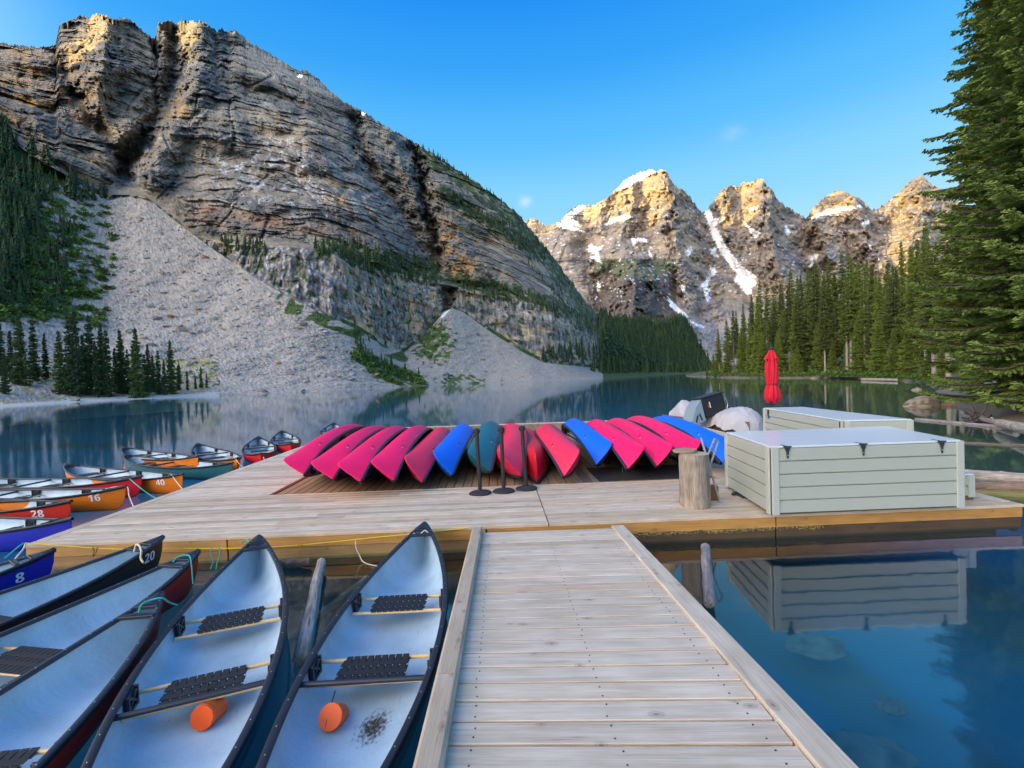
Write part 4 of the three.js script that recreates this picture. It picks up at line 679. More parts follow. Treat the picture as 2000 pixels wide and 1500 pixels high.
// upturned canoes resting on their sides on the dock: [px, py of the near bow tip, depth, lean in degrees from lying on the side, paint, label]
const upturned = [
  [596, 927, 9.05, 35, 'pink', 'upturned pink canoe at the left end of the row'],
  [653, 936, 8.54, 36, 'pink', 'upturned pink canoe, second from the left, small white mark near its far end'],
  [707, 940, 8.3, 37, 'pink', 'upturned pink canoe, third from the left, green cord coiled under its tip'],
  [772, 938, 8.37, 40, 'pink', 'upturned pink canoe, fourth from the left, its dark rim standing open'],
  [826, 943, 8.0, 57, 'worn', 'upturned scuffed red canoe beside the bright blue one'],
  [884, 929, 8.5, 54, 'azure', 'upturned bright blue canoe left of the black posts'],
  [960, 921, 8.85, 46, 'seagreen', 'upturned teal canoe behind the first black post'],
  [1019, 931, 8.24, 55, 'worn', 'upturned scuffed pink canoe behind the second and third black posts'],
  [1049, 943, 7.75, 90, 'crimson', 'red canoe lying keel up in the middle of the row'],
  [1100, 932, 8.1, 122, 'worn', 'upturned scuffed red canoe just right of the middle'],
  [1163, 909, 9.0, 128, 'azure', 'upturned blue canoe with a white painted mark on its bow'],
  [1224, 917, 8.57, 130, 'pink', 'upturned pink canoe right of the marked blue one'],
  [1281, 912, 8.7, 131, 'pink', 'upturned pink canoe, second right of the marked blue one'],
  [1337, 902, 9.0, 133, 'pink', 'upturned pink canoe behind the log stump'],
  [1407, 905, 8.9, 134, 'azure', 'upturned blue canoe at the right end of the row, behind the metal stand'],
];
upturned.forEach(([px, py, d, lean, color, label], i) => {
  const t = makeCanoe('upturned_canoe', label, undefined, PAINT[color], { seats: [.5, -.02, -.56], thwart: -.2 });
  // the rim opens towards (cos lean, -sin lean): turn the canoe about its length
  const turn = -(90 + lean + (lean < 60 ? -7 : lean > 120 ? 7 : 0)) * Math.PI / 180, yaw = .02 + .01 * Math.sin(i * 5), pitch = (i === 8 ? 0 : .008);
  t.rotation.set(pitch, yaw, turn, 'YXZ'); t.scale.set(1.04, 1.2, 1.08); t.position.set(0, 0, 0); t.updateMatrixWorld(true);
  // lowest point of the hull and the near tip of the rim
  let low = 1e9; const q = V(), pos = HULL.attributes.position; for (let k = 0; k < pos.count; k++) { q.fromBufferAttribute(pos, k).applyMatrix4(t.matrixWorld); low = Math.min(low, q.y); }
  const tip = V(0, rimY(-1), HALF).applyMatrix4(t.matrixWorld), up_ = TOP - low + .006, goal = onLevel(px, py, tip.y + up_);
  t.position.set(goal.x - tip.x, up_, goal.z - tip.z);
  if (i === 10) { const ring = new THREE.RingGeometry(.022, .056, 24), disc = new THREE.Shape(); const L1 = new THREE.Shape([[-.05, -.06], [-.032, -.06], [-.032, -.12], [.0, -.17], [-.016, -.18], [-.052, -.125]].map(a => new THREE.Vector2(...a))), L2 = new THREE.Shape([[.022, -.06], [.04, -.06], [.04, -.17], [.075, -.17], [.075, -.19], [.022, -.19]].map(a => new THREE.Vector2(...a))); onHull(t, 'white_mark', mergeGeometries([bare(ring, ['position', 'normal', 'uv']), bare(new THREE.CircleGeometry(.024, 12)), bare(new THREE.ShapeGeometry([L1, L2]))].map(g => g.index ? g.toNonIndexed() : g)), -1, -.84, .24, white, 1); }
  if (i === 1 || i === 2) onHull(t, 'white_mark', digits(i === 1 ? '14' : '32', .07), 1, -.93, .36, white);
});

// orange bailers hung from the thwarts
const bailerMat = std({ color: RGB(.82, .115, .006), roughness: .4 }), lidMat = std({ color: RGB(.88, .10, .004), roughness: .45 });
function bailer(label, at, rot) { const t = thing('bailer', label, 'bailer', at); t.rotation.set(...rot); const c = new THREE.CylinderGeometry(.068, .060, .15, 24), r = new THREE.TorusGeometry(.068, .004, 6, 24); r.rotateX(Math.PI / 2); r.translate(0, .075, 0); part('can', c, bailerMat, t); part('rim', r, bailerMat, t); const l = new THREE.CylinderGeometry(.0695, .0695, .012, 11); l.translate(0, .082, 0); part('lid', l, lidMat, t); return t; }
const cordMat = std({ color: RGB(.02, .02, .02), roughness: .8 });
const cord = (t, top) => { const q = t.worldToLocal(top.clone()); part('cord', tube([V(0, .085, .06), V(0, .11, .05).lerp(q, .3), q], .004, 12, 5), cordMat, t); };
const dirtTex = texture(256, 256, (u, v) => { const d = Math.hypot((u - .5) * 2 + .25 * (v - .5), (v - .5) * 2), n = fbm2(u * 9, v * 9, 4) + .3 * n2(u * 40, v * 40); return [.05, .035, .018, clamp((.62 - d + .55 * n) * 1.9) * .9]; });
{
  // dried mud on the floor of the first canoe, lying on the curve of its liner
  const t = scene.children.find(o => o.userData.label?.startsWith('empty canoe with pale blue liner')), rows = [], LL = (s, x) => { const k = keelY(s) + .084 * (1 - .85 * Math.abs(s) ** 6), g = rimY(s), n = fullness(s), X = clamp(Math.abs(x) / (rimX(s) - .01)); return k + (g - k) * (1 - Math.pow(Math.max(0, 1 - Math.pow(X, n)), 1 / n)); };
  for (let i = 0; i <= 14; i++) rows.push(Array.from({ length: 15 }, (_, j) => { const s = lerp(-.20, -.40, i / 14), x = lerp(-.06, .22, j / 14); return V(x, LL(s, x) + .004, -s * HALF); }));
  part('mud_stain', gridGeo(rows), new THREE.MeshStandardMaterial({ map: dirtTex, transparent: true, roughness: .9, side: THREE.DoubleSide }), t, 'dark dried mud on the floor');
}
const bail1 = bailer('orange tin bailer lying in the canoe beside the boardwalk', atDepth(655, 1398, 2.745).toArray(), [1.0, -.35, 0]);
const bail2 = bailer('orange bailer with its round lid towards us in the second canoe from the boardwalk', atDepth(412, 1390, 2.80).toArray(), [1.3, .45, 0]);
scene.updateMatrixWorld(true);
cord(bail1, atDepth(655, 1349, 2.80)); cord(bail2, atDepth(408, 1328, 2.90));
const logTex = texture(512, 512, (u, v) => { const a = wrapNoise(u, v, 2.5, 26, 3, 41), b = wrapNoise(u, v, 8, 90, 2, 43), k = Math.max(0, wrapNoise(u, v, 3, 40, 1, 44) - .32), m = wrapNoise(u, v, 5, 5, 3, 46); return mix3(mix3([.22, .185, .155], [.62, .56, .50], clamp(.5 + .7 * a + .5 * b + .4 * m)), [.04, .03, .025], clamp(k * 4)); });
const drift = (c) => std({ color: RGB(...c), map: sized(logTex, 1.6, .7), bumpMap: sized(logTex, 1.6, .7), bumpScale: .014, roughness: .92 });
const bleached = drift([.95, .9, .86]), redLog = drift([.62, .45, .36]), greyLog = drift([.62, .6, .66]);
// ---------------------------------------------------------------- things on the dock
for (const [px, py, tilt, label] of [[938, 964, .028, 'black post on a round base, leftmost of the three on the dock'], [984, 960, .012, 'black post on a round base, middle one of the three'], [1028, 955, .042, 'black post on a round base, rightmost of the three, beside the keel up red canoe']]) {
  const p = onLevel(px, py, TOP), t = thing('barrier_post', label, 'barrier post', [p.x, TOP, p.z], rand(6), 'black barrier posts on the dock'); t.rotation.set(0, 0, tilt, 'YXZ'); t.rotation.y = 0;
  part('base', new THREE.LatheGeometry([[0, 0], [.168, 0], [.174, .006], [.172, .018], [.16, .026], [.06, .04], [.04, .055], [0, .056]].map(a => new THREE.Vector2(...a)), 36), blackRubber, t);
  part('post', new THREE.CylinderGeometry(.031, .031, .90, 18).translate(0, .5, 0), black, t);
  const head = part('head', new THREE.LatheGeometry([[0, .935], [.036, .935], [.039, .942], [.039, 1.0], [.034, 1.012], [0, 1.014]].map(a => new THREE.Vector2(...a)), 18), blackRubber, t);
  for (let k = 0; k < 4; k++) { const g = new RoundedBoxGeometry(.022, .05, .018, 2, .004); g.translate(.042, .97, 0); g.rotateY(k * Math.PI / 2 + .4); part('clip', g, black, head); }
}
{
  // log stump with a slice of wood lying on it
  const p = onLevel(1358, 988, TOP), t = thing('stump', 'upright weathered log stump left of the large box', 'stump', [p.x, TOP, p.z]);
  const rows = [], col = drift([.74, .68, .63]); for (let j = 0; j <= 14; j++) { const y = .705 * j / 14, row = []; for (let i = 0; i <= 40; i++) { const a = i / 40 * 6.2832, r = .19 + .010 * Math.cos(a * 3 + 1) + .008 * n2(Math.cos(a) * 2 + 5, Math.sin(a) * 2 + y) - .010 * Math.max(0, n2(Math.cos(a) * 9, Math.sin(a) * 9 + y * .4)) + .006 * (1 - j / 14) - (j === 14 || j === 0 ? .008 : 0); row.push(V(Math.cos(a) * r, y, Math.sin(a) * r)); } rows.push(row); }
  part('log', gridGeo(rows, (q, i) => [q.y * 1.1, i / 40 * 1.4]), col, t);
  const cap = new THREE.CircleGeometry(.186, 36); cap.rotateX(-Math.PI / 2); cap.translate(0, .704, 0); part('cut_face', cap, wood([.85, .78, .68]), t);
  const s = thing('wood_slice', 'thin slice of wood lying on top of the stump', 'wood slice', [p.x - .09, TOP + .707, p.z - .10]), sl = []; for (const [y, r] of [[0, .14], [.012, .15], [.03, .15], [.038, .14]]) sl.push(Array.from({ length: 29 }, (_, i) => { const a = i / 28 * 6.2832, q = r * (1 + .12 * n2(Math.cos(a) + 3, Math.sin(a))); return V(Math.cos(a) * q * 1.1, y, Math.sin(a) * q * .8); })); sl.push(sl[3].map(() => V(0, .04, 0)));
  part('slice', gridGeo(sl, (q) => [q.x, q.z]), wood([.62, .53, .43], .9), s);
  const b = onLevel(1391, 976, TOP); solo('wood_block', box(0, 0, 0, .13, .20, .12, .01), wood([.34, .22, .13], .9), 'small dark brown wooden block behind the stump', 'wood block').position.set(b.x, TOP + .101, b.z);
}
{
  // folding stand of flat grey bars
  const m = std({ color: RGB(.30, .34, .38), metalness: .35, roughness: .45 }), t = thing('folding_stand', 'thin grey metal folding stand behind the stump', 'stand'), z = 6.35;
  const P = (x, y, d = 0) => atDepth(x, y, z + d), leg = (a, b) => part('leg', bar(a, b, .016, .028, { up: V(.3, 0, 1), c: .002 }), m, t);
  leg(P(1369, 855, .25), P(1387, 915)); leg(P(1387, 915), P(1407, 984, -.12)); leg(P(1396, 857), P(1378, 900, .1)); leg(P(1403, 862, .05), P(1386, 912, .05)); part('cross_bar', bar(P(1395, 857), P(1404, 862, .05), .016, .02), m, t); leg(P(1386, 912, .05), P(1372, 960, .2)); part('pivot', rod(P(1385, 915, -.03), P(1387, 916, .06), .014), m, t);
}
// boxes: siding boards on four sides, corner boards, lid, skids
const sage = std({ color: RGB(.40, .425, .365), roughness: .5, bumpMap: sized(deckBump, 1.2, .5), bumpScale: .0035 }), sageTrim = std({ color: RGB(.46, .485, .43), roughness: .5 }), skyLitLid = std({ color: RGB(.66, .72, .76), roughness: .25, bumpMap: sized(deckBump, 3, 2), bumpScale: .0012 }), zinc = std({ color: RGB(.06, .062, .07), metalness: .6, roughness: .45 });  // lids: same paint, made paler and bluer for sky light on top
function chest(t, q, y0, y1, n, lidOver = .03, skid = true) {
  const c = q.map(([x, z]) => V(x, 0, z)), mid = c.reduce((a, p) => a.add(p), V(0, 0, 0)).multiplyScalar(1 / 4), h = (y1 - y0) / n;
  for (let e = 0; e < 4; e++) {
    const a = c[e].clone(), b = c[(e + 1) % 4].clone(), d = b.clone().sub(a).normalize(), out_ = V(-d.z, 0, d.x); if (out_.dot(a.clone().add(b).multiplyScalar(.5).sub(mid)) < 0) out_.negate();
    for (let k = 0; k < n; k++) { const y = y0 + h * (k + .5), lean = V(0, 1, 0).addScaledVector(out_, -.06); part('siding_board', bar(a.clone().addScaledVector(d, .03).setY(y), b.clone().addScaledVector(d, -.03).setY(y), .02, h - .012, { up: lean, c: .004 }), sage, t); }
    part('backing', bar(a.clone().addScaledVector(d, .02).addScaledVector(out_, -.022).setY((y0 + y1) / 2), b.clone().addScaledVector(d, -.02).addScaledVector(out_, -.022).setY((y0 + y1) / 2), .012, y1 - y0 - .01), sageTrim, t);
    for (const [p, s] of [[a, 1], [b, -1]]) { const o = p.clone().addScaledVector(d, s * .045).addScaledVector(out_, .016); part('corner_board', bar(o.clone().setY(y0 - .012), o.clone().setY(y1 + .012), .088, .02, { up: out_, c: .004 }), sageTrim, t); }
  }
  const up = c.map(p => p.clone().add(p.clone().sub(mid).setY(0).normalize().multiplyScalar(lidOver * -.6))); const s = new THREE.Shape(up.map(p => new THREE.Vector2(p.x, -p.z))), g = new THREE.ExtrudeGeometry(s, { depth: .018, bevelEnabled: true, bevelSize: .003, bevelThickness: .003, bevelSegments: 1 }); g.rotateX(-Math.PI / 2); g.translate(0, y1 + .004, 0); part('lid', g, skyLitLid, t);
  if (skid) for (const f of [.08, .92]) { const a = c[0].clone().lerp(c[3], f), b = c[1].clone().lerp(c[2], f); part('skid', bar(a.lerp(mid, .06).setY(TOP + (y0 - TOP) / 2), b.lerp(mid, .06).setY(TOP + (y0 - TOP) / 2), .1, y0 - TOP - .004), wood([.3, .22, .13]), t); }
}
{
  const t = thing('storage_box', 'large grey green wooden box with three black hinges on its lid', 'storage box');
  const q = [[3.1, -5.56], [5.49, -5.63], [5.80, -7.12], [3.23, -7.0]]; chest(t, q, .325, 1.115, 5);
  for (const f of [.083, .475, .885]) { const h = new THREE.Group(); h.name = 'hinge'; t.add(h); const x = lerp(q[0][0], q[1][0], f), z = lerp(q[0][1], q[1][1], f) + .022; const sh = new THREE.Shape([[-.032, 0], [.032, 0], [.026, -.03], [.014, -.055], [.010, -.13], [-.010, -.13], [-.014, -.055], [-.026, -.03]].map(a => new THREE.Vector2(...a))), g = new THREE.ExtrudeGeometry(sh, { depth: .004, bevelEnabled: false }); g.translate(x, 1.125, z); part('leaf', g, zinc, h); part('knuckle', rod(V(x - .05, 1.136, z + .004), V(x + .045, 1.136, z + .004), .009), zinc, h); part('strap', box(x - .01, 1.142, z - .06, .022, .004, .13, .001), zinc, h); const b = new THREE.SphereGeometry(.008, 8, 6); b.translate(x, 1.03, z + .004); part('bolt', b, rivetMat, h); }
  const t2 = thing('storage_box', 'long grey green box with a lid coloured as sky lit behind the large box', 'storage box'); const q2 = [[5.32, -7.4], [6.30, -7.26], [6.42, -10.2], [5.60, -10.27]]; chest(t2, q2, .32, 1.195, 6);
  const lock = std({ color: RGB(.02, .09, .30), roughness: .4 }); const hasp = (x, z) => { const g = new THREE.Group(); g.name = 'hasp'; t2.add(g); part('plate', box(x, 1.12, z, .045, .14, .012), zinc, g); part('padlock', new RoundedBoxGeometry(.04, .05, .025, 2, .006).translate(x, 1.03, z + .01), lock, g); }; hasp(5.31, -7.46); hasp(5.55, -10.0);
  const t3 = thing('small_box', 'small grey green box behind the right end of the large box', 'box'); chest(t3, [[5.72, -6.02], [6.02, -6.03], [6.06, -6.5], [5.74, -6.48]], .335, .60, 2, .0);
  const p = onLevel(1446, 968, TOP), pad = thing('rubber_pad', 'dark blue grey pad with a ring poking out under the large box', 'pad', [p.x + .1, TOP, p.z]); part('sheet', new RoundedBoxGeometry(.42, .022, .30, 3, .01).translate(.06, .013, 0), std({ color: RGB(.05, .06, .085), roughness: .45 }), pad); part('ring', new THREE.TorusGeometry(.028, .011, 8, 18).rotateX(1.1).translate(-.20, .03, .02), blackRubber, pad);
}
{
  // ribbed mat under the upturned canoes on the right
  const t = thing('rubber_mat', 'black ribbed mat under the right hand upturned canoes', 'mat', [0, 0, 0]); const a = toDock(onLevel(1171, 940, TOP)), x0 = a[0], x1 = 9.2, w0 = a[1] + .02, w1 = w0 + 1.1, g = [];
  t.position.copy(dock.position); t.rotation.y = .0337;
  part('sheet', bar(V(x0, TOP - .004, -(w0 + w1) / 2), V(x1, TOP - .004, -(w0 + w1) / 2), w1 - w0, .012), blackRubber, t);
  for (let x = x0 + .02; x < x1; x += .04) g.push(bar(V(x, TOP + .006, -w0 - .01), V(x, TOP + .006, -w1 + .01), .018, .01, { c: .002 })); part('ribs', mergeGeometries(g), blackRubber, t).userData.kind = 'stuff';
}
{
  // closed parasol
  const red = std({ color: RGB(.60, .006, .03), roughness: .8, side: THREE.DoubleSide }), base = atDepth(1506, 790, 10.6), t = thing('parasol', 'closed red parasol on a pole behind the boxes', 'parasol', [base.x, TOP, base.z]); t.rotation.z = -.012;
  part('pole', rod(V(0, 0, 0), V(0, 2.2, 0), .02), black, t); part('foot', new THREE.CylinderGeometry(.2, .24, .07, 24).translate(0, .035, 0), blackRubber, t);
  part('finial', new THREE.LatheGeometry([[0, 2.24], [.045, 2.24], [.05, 2.27], [.03, 2.285], [.045, 2.31], [.03, 2.335], [0, 2.34]].map(a => new THREE.Vector2(...a)), 14), black, t);
  const skirt = (prof, ph, amp) => { const rows = prof.map(([r, y], j) => Array.from({ length: 97 }, (_, i) => { const a = i / 96 * 6.2832, k = 1 + amp * (.5 * Math.cos(8 * a + ph + y * 1.5) + .35 * Math.cos(13 * a + 2 * ph + y * 4) + .5 * n2(Math.cos(a) * 2 + ph, Math.sin(a) * 2 + y * 3)); return V(Math.cos(a) * r * k * .86, y + (j === prof.length - 1 ? .03 * Math.cos(5 * a + ph) : 0), Math.sin(a) * r * k * .86); })); return gridGeo(rows); };
  part('vent', skirt([[.035, 2.25], [.06, 2.2], [.10, 2.12], [.135, 2.04], [.145, 2.01]], .4, .3), red, t);
  part('canopy', skirt([[.10, 2.06], [.125, 1.9], [.14, 1.72], [.13, 1.56], [.115, 1.45], [.13, 1.36], [.155, 1.26], [.17, 1.16], [.16, 1.1], [.12, 1.04]], 1.3, .34), red, t);
  part('strap', new THREE.TorusGeometry(.118, .012, 6, 28).rotateX(Math.PI / 2).translate(0, 1.455, 0), std({ color: RGB(.4, .005, .02) }), t);
}
{
  // covered boat moored beyond the dock's far corner
  const a = atDepth(1476, 838, 14.6), b = atDepth(1314, 838, 18.2); a.y = b.y = 0; const len = a.distanceTo(b), t = thing('boat', 'small boat under a grey cloth cover moored behind the boxes', 'boat', a.toArray()); t.rotation.y = Math.atan2(-(b.z - a.z), b.x - a.x);
  const hullM = std({ color: RGB(.14, .10, .07), roughness: .6 }), rows = [], cov = [], cloth = std({ color: RGB(.45, .435, .465), roughness: .95, side: THREE.DoubleSide });
  for (let i = 0; i <= 40; i++) { const u = i / 40, w = .72 * Math.pow(Math.sin(Math.PI * Math.min(1, .06 + u * .75)), .5), row = []; for (let j = 0; j <= 12; j++) { const q = j / 12 * Math.PI; row.push(V(-.05 + u * len, .44 - .55 * Math.pow(Math.sin(q), .5), -Math.cos(q) * w)); } rows.push(row); }
  part('hull', gridGeo(rows), hullM, t);
  for (let i = 0; i <= 120; i++) { const u = i / 120, w = .80 * Math.sqrt(Math.max(0, 1 - Math.pow(1 - Math.min(1, u / .22), 2))) * (1 - .7 * smooth(.55, 1, u)), row = [], hump = .27 * Math.exp(-Math.pow((u - .14) / .32, 2)) + .20 + .42 * Math.exp(-Math.pow((u - .84) / .10, 2)); for (let j = 0; j <= 40; j++) { const q = j / 40 * 2 - 1, x = u * len * 1.02 - .12, fold = .05 * Math.abs(n3(u * 10 + q * 1.2, q * .8, 4)) + .035 * Math.abs(n3(u * 24 - q * 1.5, q * .6, 8)) + .03 * Math.abs(n3(u * 5 - q * 2.5, q * 3, 2)); row.push(V(x, .33 + hump * Math.pow(Math.max(0, 1 - Math.abs(q) ** 2.2), .7) - .16 * smooth(.8, 1, Math.abs(q)) * (1 + .6 * n2(u * 8, q)) + fold * (1 - q * q * .3) - .42 * Math.pow(1 - Math.min(1, u / .16), 2), q * w * (1 + .05 * n2(u * 14, q * 3)))); } cov.push(row); }
  part('cover', gridGeo(cov), cloth, t);
  const m = thing('outboard_motor', 'black hooded grey motor tilted up on the covered boat', 'outboard motor', atDepth(1384, 792, 15.6).toArray()); m.rotation.set(-.1, .25, .22);
  const cowl = new RoundedBoxGeometry(.92, .66, .6, 4, .06); { const p = cowl.attributes.position; for (let i = 0; i < p.count; i++) p.setX(i, p.getX(i) * (1 - .10 * (p.getY(i) / .33 < 0 ? 1 : 0) * Math.abs(p.getY(i) / .33)) ); cowl.computeVertexNormals(); } part('hood', cowl, std({ color: RGB(.012, .012, .016), roughness: .4 }), m);
  const lip = new RoundedBoxGeometry(.98, .05, .64, 3, .02); lip.translate(.0, .335, 0); part('rim', lip, black, m);
  const gs = new THREE.Shape([[-.46, .28], [-.47, -.40], [-.88, -.46], [-.98, -.32], [-.7, .1]].map(a => new THREE.Vector2(...a))), gg = new THREE.ExtrudeGeometry(gs, { depth: .5, bevelEnabled: true, bevelSize: .015, bevelThickness: .015 }); gg.translate(0, 0, -.22); const greyB = std({ color: RGB(.22, .30, .36), roughness: .4 }); const body = part('housing', gg, greyB, m);
  for (const [x, y, r] of [[-.62, -.25, .2], [-.78, -.28, -.5]]) part('slot', box(0, 0, 0, .05, .24, .02).rotateZ(r).translate(x, y, .297), black, body);
  part('handle', tube([V(.46, .28, .1), V(.62, .1, .1), V(.66, -.1, .1), V(.55, -.34, .1)], .022, 20, 8), std({ color: RGB(.6, .62, .64), metalness: .9, roughness: .25 }), m);
  for (const [x, y, w, h, c] of [[-.23, .02, .05, .09, RGB(.6, .02, .02)], [-.17, .05, .035, .20, RGB(.75, .75, .78)]]) part('mark', box(x, y, .302, w, h, .004, .001), std({ color: c }), m);
}
// ---------------------------------------------------------------- logs, stones, drift
function log(label, a, b, r0, r1, mat, name = 'log', wob = .004) {
  const n = 40, d = b.clone().sub(a), up = V(0, 1, 0), s = d.clone().cross(up).normalize(), t = s.clone().cross(d).normalize(), rows = [];
  const ring = (f, k) => Array.from({ length: 29 }, (_, i) => { const an = i / 28 * 6.2832, r = lerp(r0, r1, f) * k * (1 + .07 * n3(Math.cos(an) * 1.3, Math.sin(an) * 1.3, f * 6 + r0 * 90) + .06 * n3(Math.cos(an) * 4, Math.sin(an) * 4, f * 5 + r0 * 50) - .07 * Math.max(0, n3(Math.cos(an) * 6, Math.sin(an) * 6, f * 2.5 + r1 * 50)) + .12 * Math.max(0, n3(Math.cos(an) * 2, Math.sin(an) * 2, f * 22 + r1 * 30) - .5)); return a.clone().addScaledVector(d, f).addScaledVector(s, Math.cos(an) * r + wob * n2(f * 3, r0 * 70)).addScaledVector(t, Math.sin(an) * r + wob * n2(f * 3, 5 + r0 * 70)); });
  rows.push(ring(0, .02), ring(0, .82)); for (let k = 0; k <= n; k++) rows.push(ring(.012 + .976 * k / n, 1)); rows.push(ring(1, .82), ring(1, .02));
  const L = d.length(); return solo(name, gridGeo(rows, (p, i, j) => [j / n * L, i / 28 * .5 * r0 * 12]), mat, label, 'log');
}
const lv = (x, y, h) => onLevel(x, y, h);
log('bleached log floating between the two canoes nearest the boardwalk', lv(628, 1096, .10), lv(588, 1290, .04), .048, .062, bleached);
log('short broken log end under the dock edge', lv(552, 1100, .05), lv(606, 1098, .06), .05, .04, redLog, 'log', .01);
log('grey log jutting towards us from under the dock beside the boardwalk', lv(1378, 1068, .12), lv(1385, 1180, .09), .05, .048, greyLog);
log('brown sunken pole lying under water between the canoes', lv(720, 1130, -.25), lv(610, 1215, -.5), .05, .05, redLog);
log('reddish log reaching from the boulder to the bank', lv(1826, 792, .02), lv(1935, 791, .05), .13, .10, redLog);
log('long thin grey pole floating out from behind the long box', lv(1788, 819, .02), lv(1960, 834, .02), .06, .05, greyLog);
log('dark floating log right of the large box, behind it', lv(1850, 864, .0), lv(2030, 873, .0), .04, .05, drift([.34, .29, .27]));
log('thick bleached log at the right edge, uppermost of the three beside the small box', lv(1880, 927, .03), lv(2060, 944, .08), .10, .13, bleached);
log('brown rotten log at the right edge, middle one beside the small box', lv(1880, 953, .02), lv(2060, 952, .06), .085, .11, redLog);
log('mossy low log at the right edge, nearest the dock corner', lv(1890, 964, -.02), lv(2060, 972, .02), .07, .09, wood([.36, .36, .16], .9, .006));
log('pale driftwood log lying along the far right shore', lv(1684, 741, .15), lv(1752, 742, .2), .22, .16, bleached);
log('thin grey drift pole near the bank below the pale tree foot', lv(1818, 746, .1), lv(1860, 751, .1), .08, .06, greyLog);
log('drift pole under the overhanging boughs, left of the root tangle', lv(1880, 812, .05), lv(1985, 832, .12), .07, .1, greyLog);
log('bleached log end at the foot of the great spruces', lv(1950, 826, .2), lv(2040, 846, .3), .13, .16, bleached);
{
  const rock = (label, px, py, w, h, d, mat, y = 0, name = 'boulder') => { const g = new THREE.IcosahedronGeometry(1, 4), p = g.attributes.position; for (let i = 0; i < p.count; i++) { const q = V(p.getX(i), p.getY(i), p.getZ(i)), k = 1 + .18 * n3(q.x * 1.2 + w, q.y * 1.2, q.z * 1.2) + .06 * n3(q.x * 4, q.y * 4, q.z * 4) + .025 * n3(q.x * 13, q.y * 13, q.z * 13); q.multiplyScalar(k); const taper = 1 - .42 * smooth(.1, -1, q.x); p.setXYZ(i, q.x * w, Math.max(-.5, q.y) * h * taper, q.z * d); } const m = mergeVertices(bare(g, ['position'])); m.computeVertexNormals(); const o = solo(name, m, mat, label, 'boulder'); const at = onLevel(px, py, y); o.position.copy(at); return o; };
  const graniteTex = texture(256, 256, (u, v) => { const a = wrapNoise(u, v, 9, 9, 4, 3), b = wrapNoise(u, v, 50, 50, 2, 4); return mix3([.16, .12, .10], [.52, .45, .36], clamp(.5 + .9 * a + .5 * b)); });
  const gm = new THREE.MeshStandardMaterial({ color: RGB(.9, .82, .74), roughness: .95 });
  const vc = (o, dim = 1) => { const p = o.geometry.attributes.position, c = new Float32Array(p.count * 3); for (let i = 0; i < p.count; i++) { const n = n3(p.getX(i) * 5, p.getY(i) * 5, p.getZ(i) * 5) + .6 * n3(p.getX(i) * 17, p.getY(i) * 17, p.getZ(i) * 17); c.set(mix3([.13, .085, .06].map(v => v * dim), [.44, .37, .27].map(v => v * dim), clamp(.5 + .6 * n)), 3 * i); } o.geometry.setAttribute('color', new THREE.BufferAttribute(c, 3)); };
  const stoneMat = std({ vertexColors: true, roughness: .95 });
  for (const a of [['large brown boulder standing out of the water near the right bank', 1800, 793, .80, .52, .5], ['flat pale stone lying on the shore of the right bank below the trees', 1608, 737, 1.6, .35, .7], ['low rounded stone on the right shore beside the flat pale one', 1590, 739, .7, .3, .5], ['small dark snag like rock in the water before the person', 1790, 762, .4, .2, .2]]) vc(rock(...a, stoneMat));
  for (const a of [['pale flat stone under water right of the boardwalk', 1592, 1262, .30, .10, .22], ['reddish sunken stone at the bottom edge beside the boardwalk', 1690, 1482, .34, .12, .26], ['small sunken stone further out under the clear water', 1740, 1380, .12, .06, .1]]) vc(rock(...a, stoneMat, -.95), .28);
  // roots of an overturned tree at the bank
  const rootMat = drift([.3, .3, .34]), t = thing('root_tangle', 'tangle of grey blue roots under the overhanging boughs', 'roots', lv(1908, 816, .12).toArray()); for (let k = 0; k < 16; k++) { const a = rand(6.28), e = rand(-.2, 1.1), l = rand(.25, .6), p = V(Math.cos(a) * Math.cos(e), Math.sin(e), Math.sin(a) * Math.cos(e)); part('root', tube([V(0, 0, 0), p.clone().multiplyScalar(l * .5).add(V(rand(-.08, .08), rand(-.08, .08), 0)), p.clone().multiplyScalar(l).add(V(rand(-.12, .12), rand(-.1, .05), 0))], rand(.02, .045), 8, 6), rootMat, t); }
}
// ---------------------------------------------------------------- ropes
const ropeMat = { yellow: std({ color: RGB(.72, .50, .02) }), teal: std({ color: RGB(.02, .42, .34) }), green: std({ color: RGB(.015, .28, .12) }), cream: std({ color: RGB(.62, .55, .38) }), dark: std({ color: RGB(.03, .03, .03), metalness: .6, roughness: .4 }), rust: std({ color: RGB(.5, .12, .02), roughness: .5 }) };
const rope = (label, color, pts, r = .005, name = 'rope') => solo(name, tube(pts.map(([x, y, d]) => atDepth(x, y, d)), r, pts.length * 10, 6), ropeMat[color], label, name.replace('_', ' '));
rope('yellow line slung along the front of the dock', 'yellow', [[52, 1061, 5.30], [120, 1066, 5.28], [180, 1070, 5.28], [250, 1073, 5.27], [322, 1072, 5.28], [412, 1071, 5.3], [462, 1071, 5.3], [540, 1068, 5.34], [644, 1059, 5.38], [740, 1049, 5.42], [795, 1044, 5.44], [860, 1037, 5.5], [909, 1032, 5.53]], .006);
rope('black wire hook hanging from the yellow line left of the number 20', 'dark', [[181, 1069, 5.27], [184, 1078, 5.25], [181, 1088, 5.25], [188, 1078, 5.25], [190, 1069, 5.27]], .004, 'hook');
rope('teal cord on a clip at the dock front, left of the pair', 'teal', [[413, 1070, 5.26], [412, 1084, 5.25], [416, 1096, 5.24], [411, 1112, 5.2]], .006); rope('teal cord on a clip at the dock front, right of the pair', 'teal', [[428, 1070, 5.26], [430, 1082, 5.25], [425, 1096, 5.24], [422, 1112, 5.2]], .006);
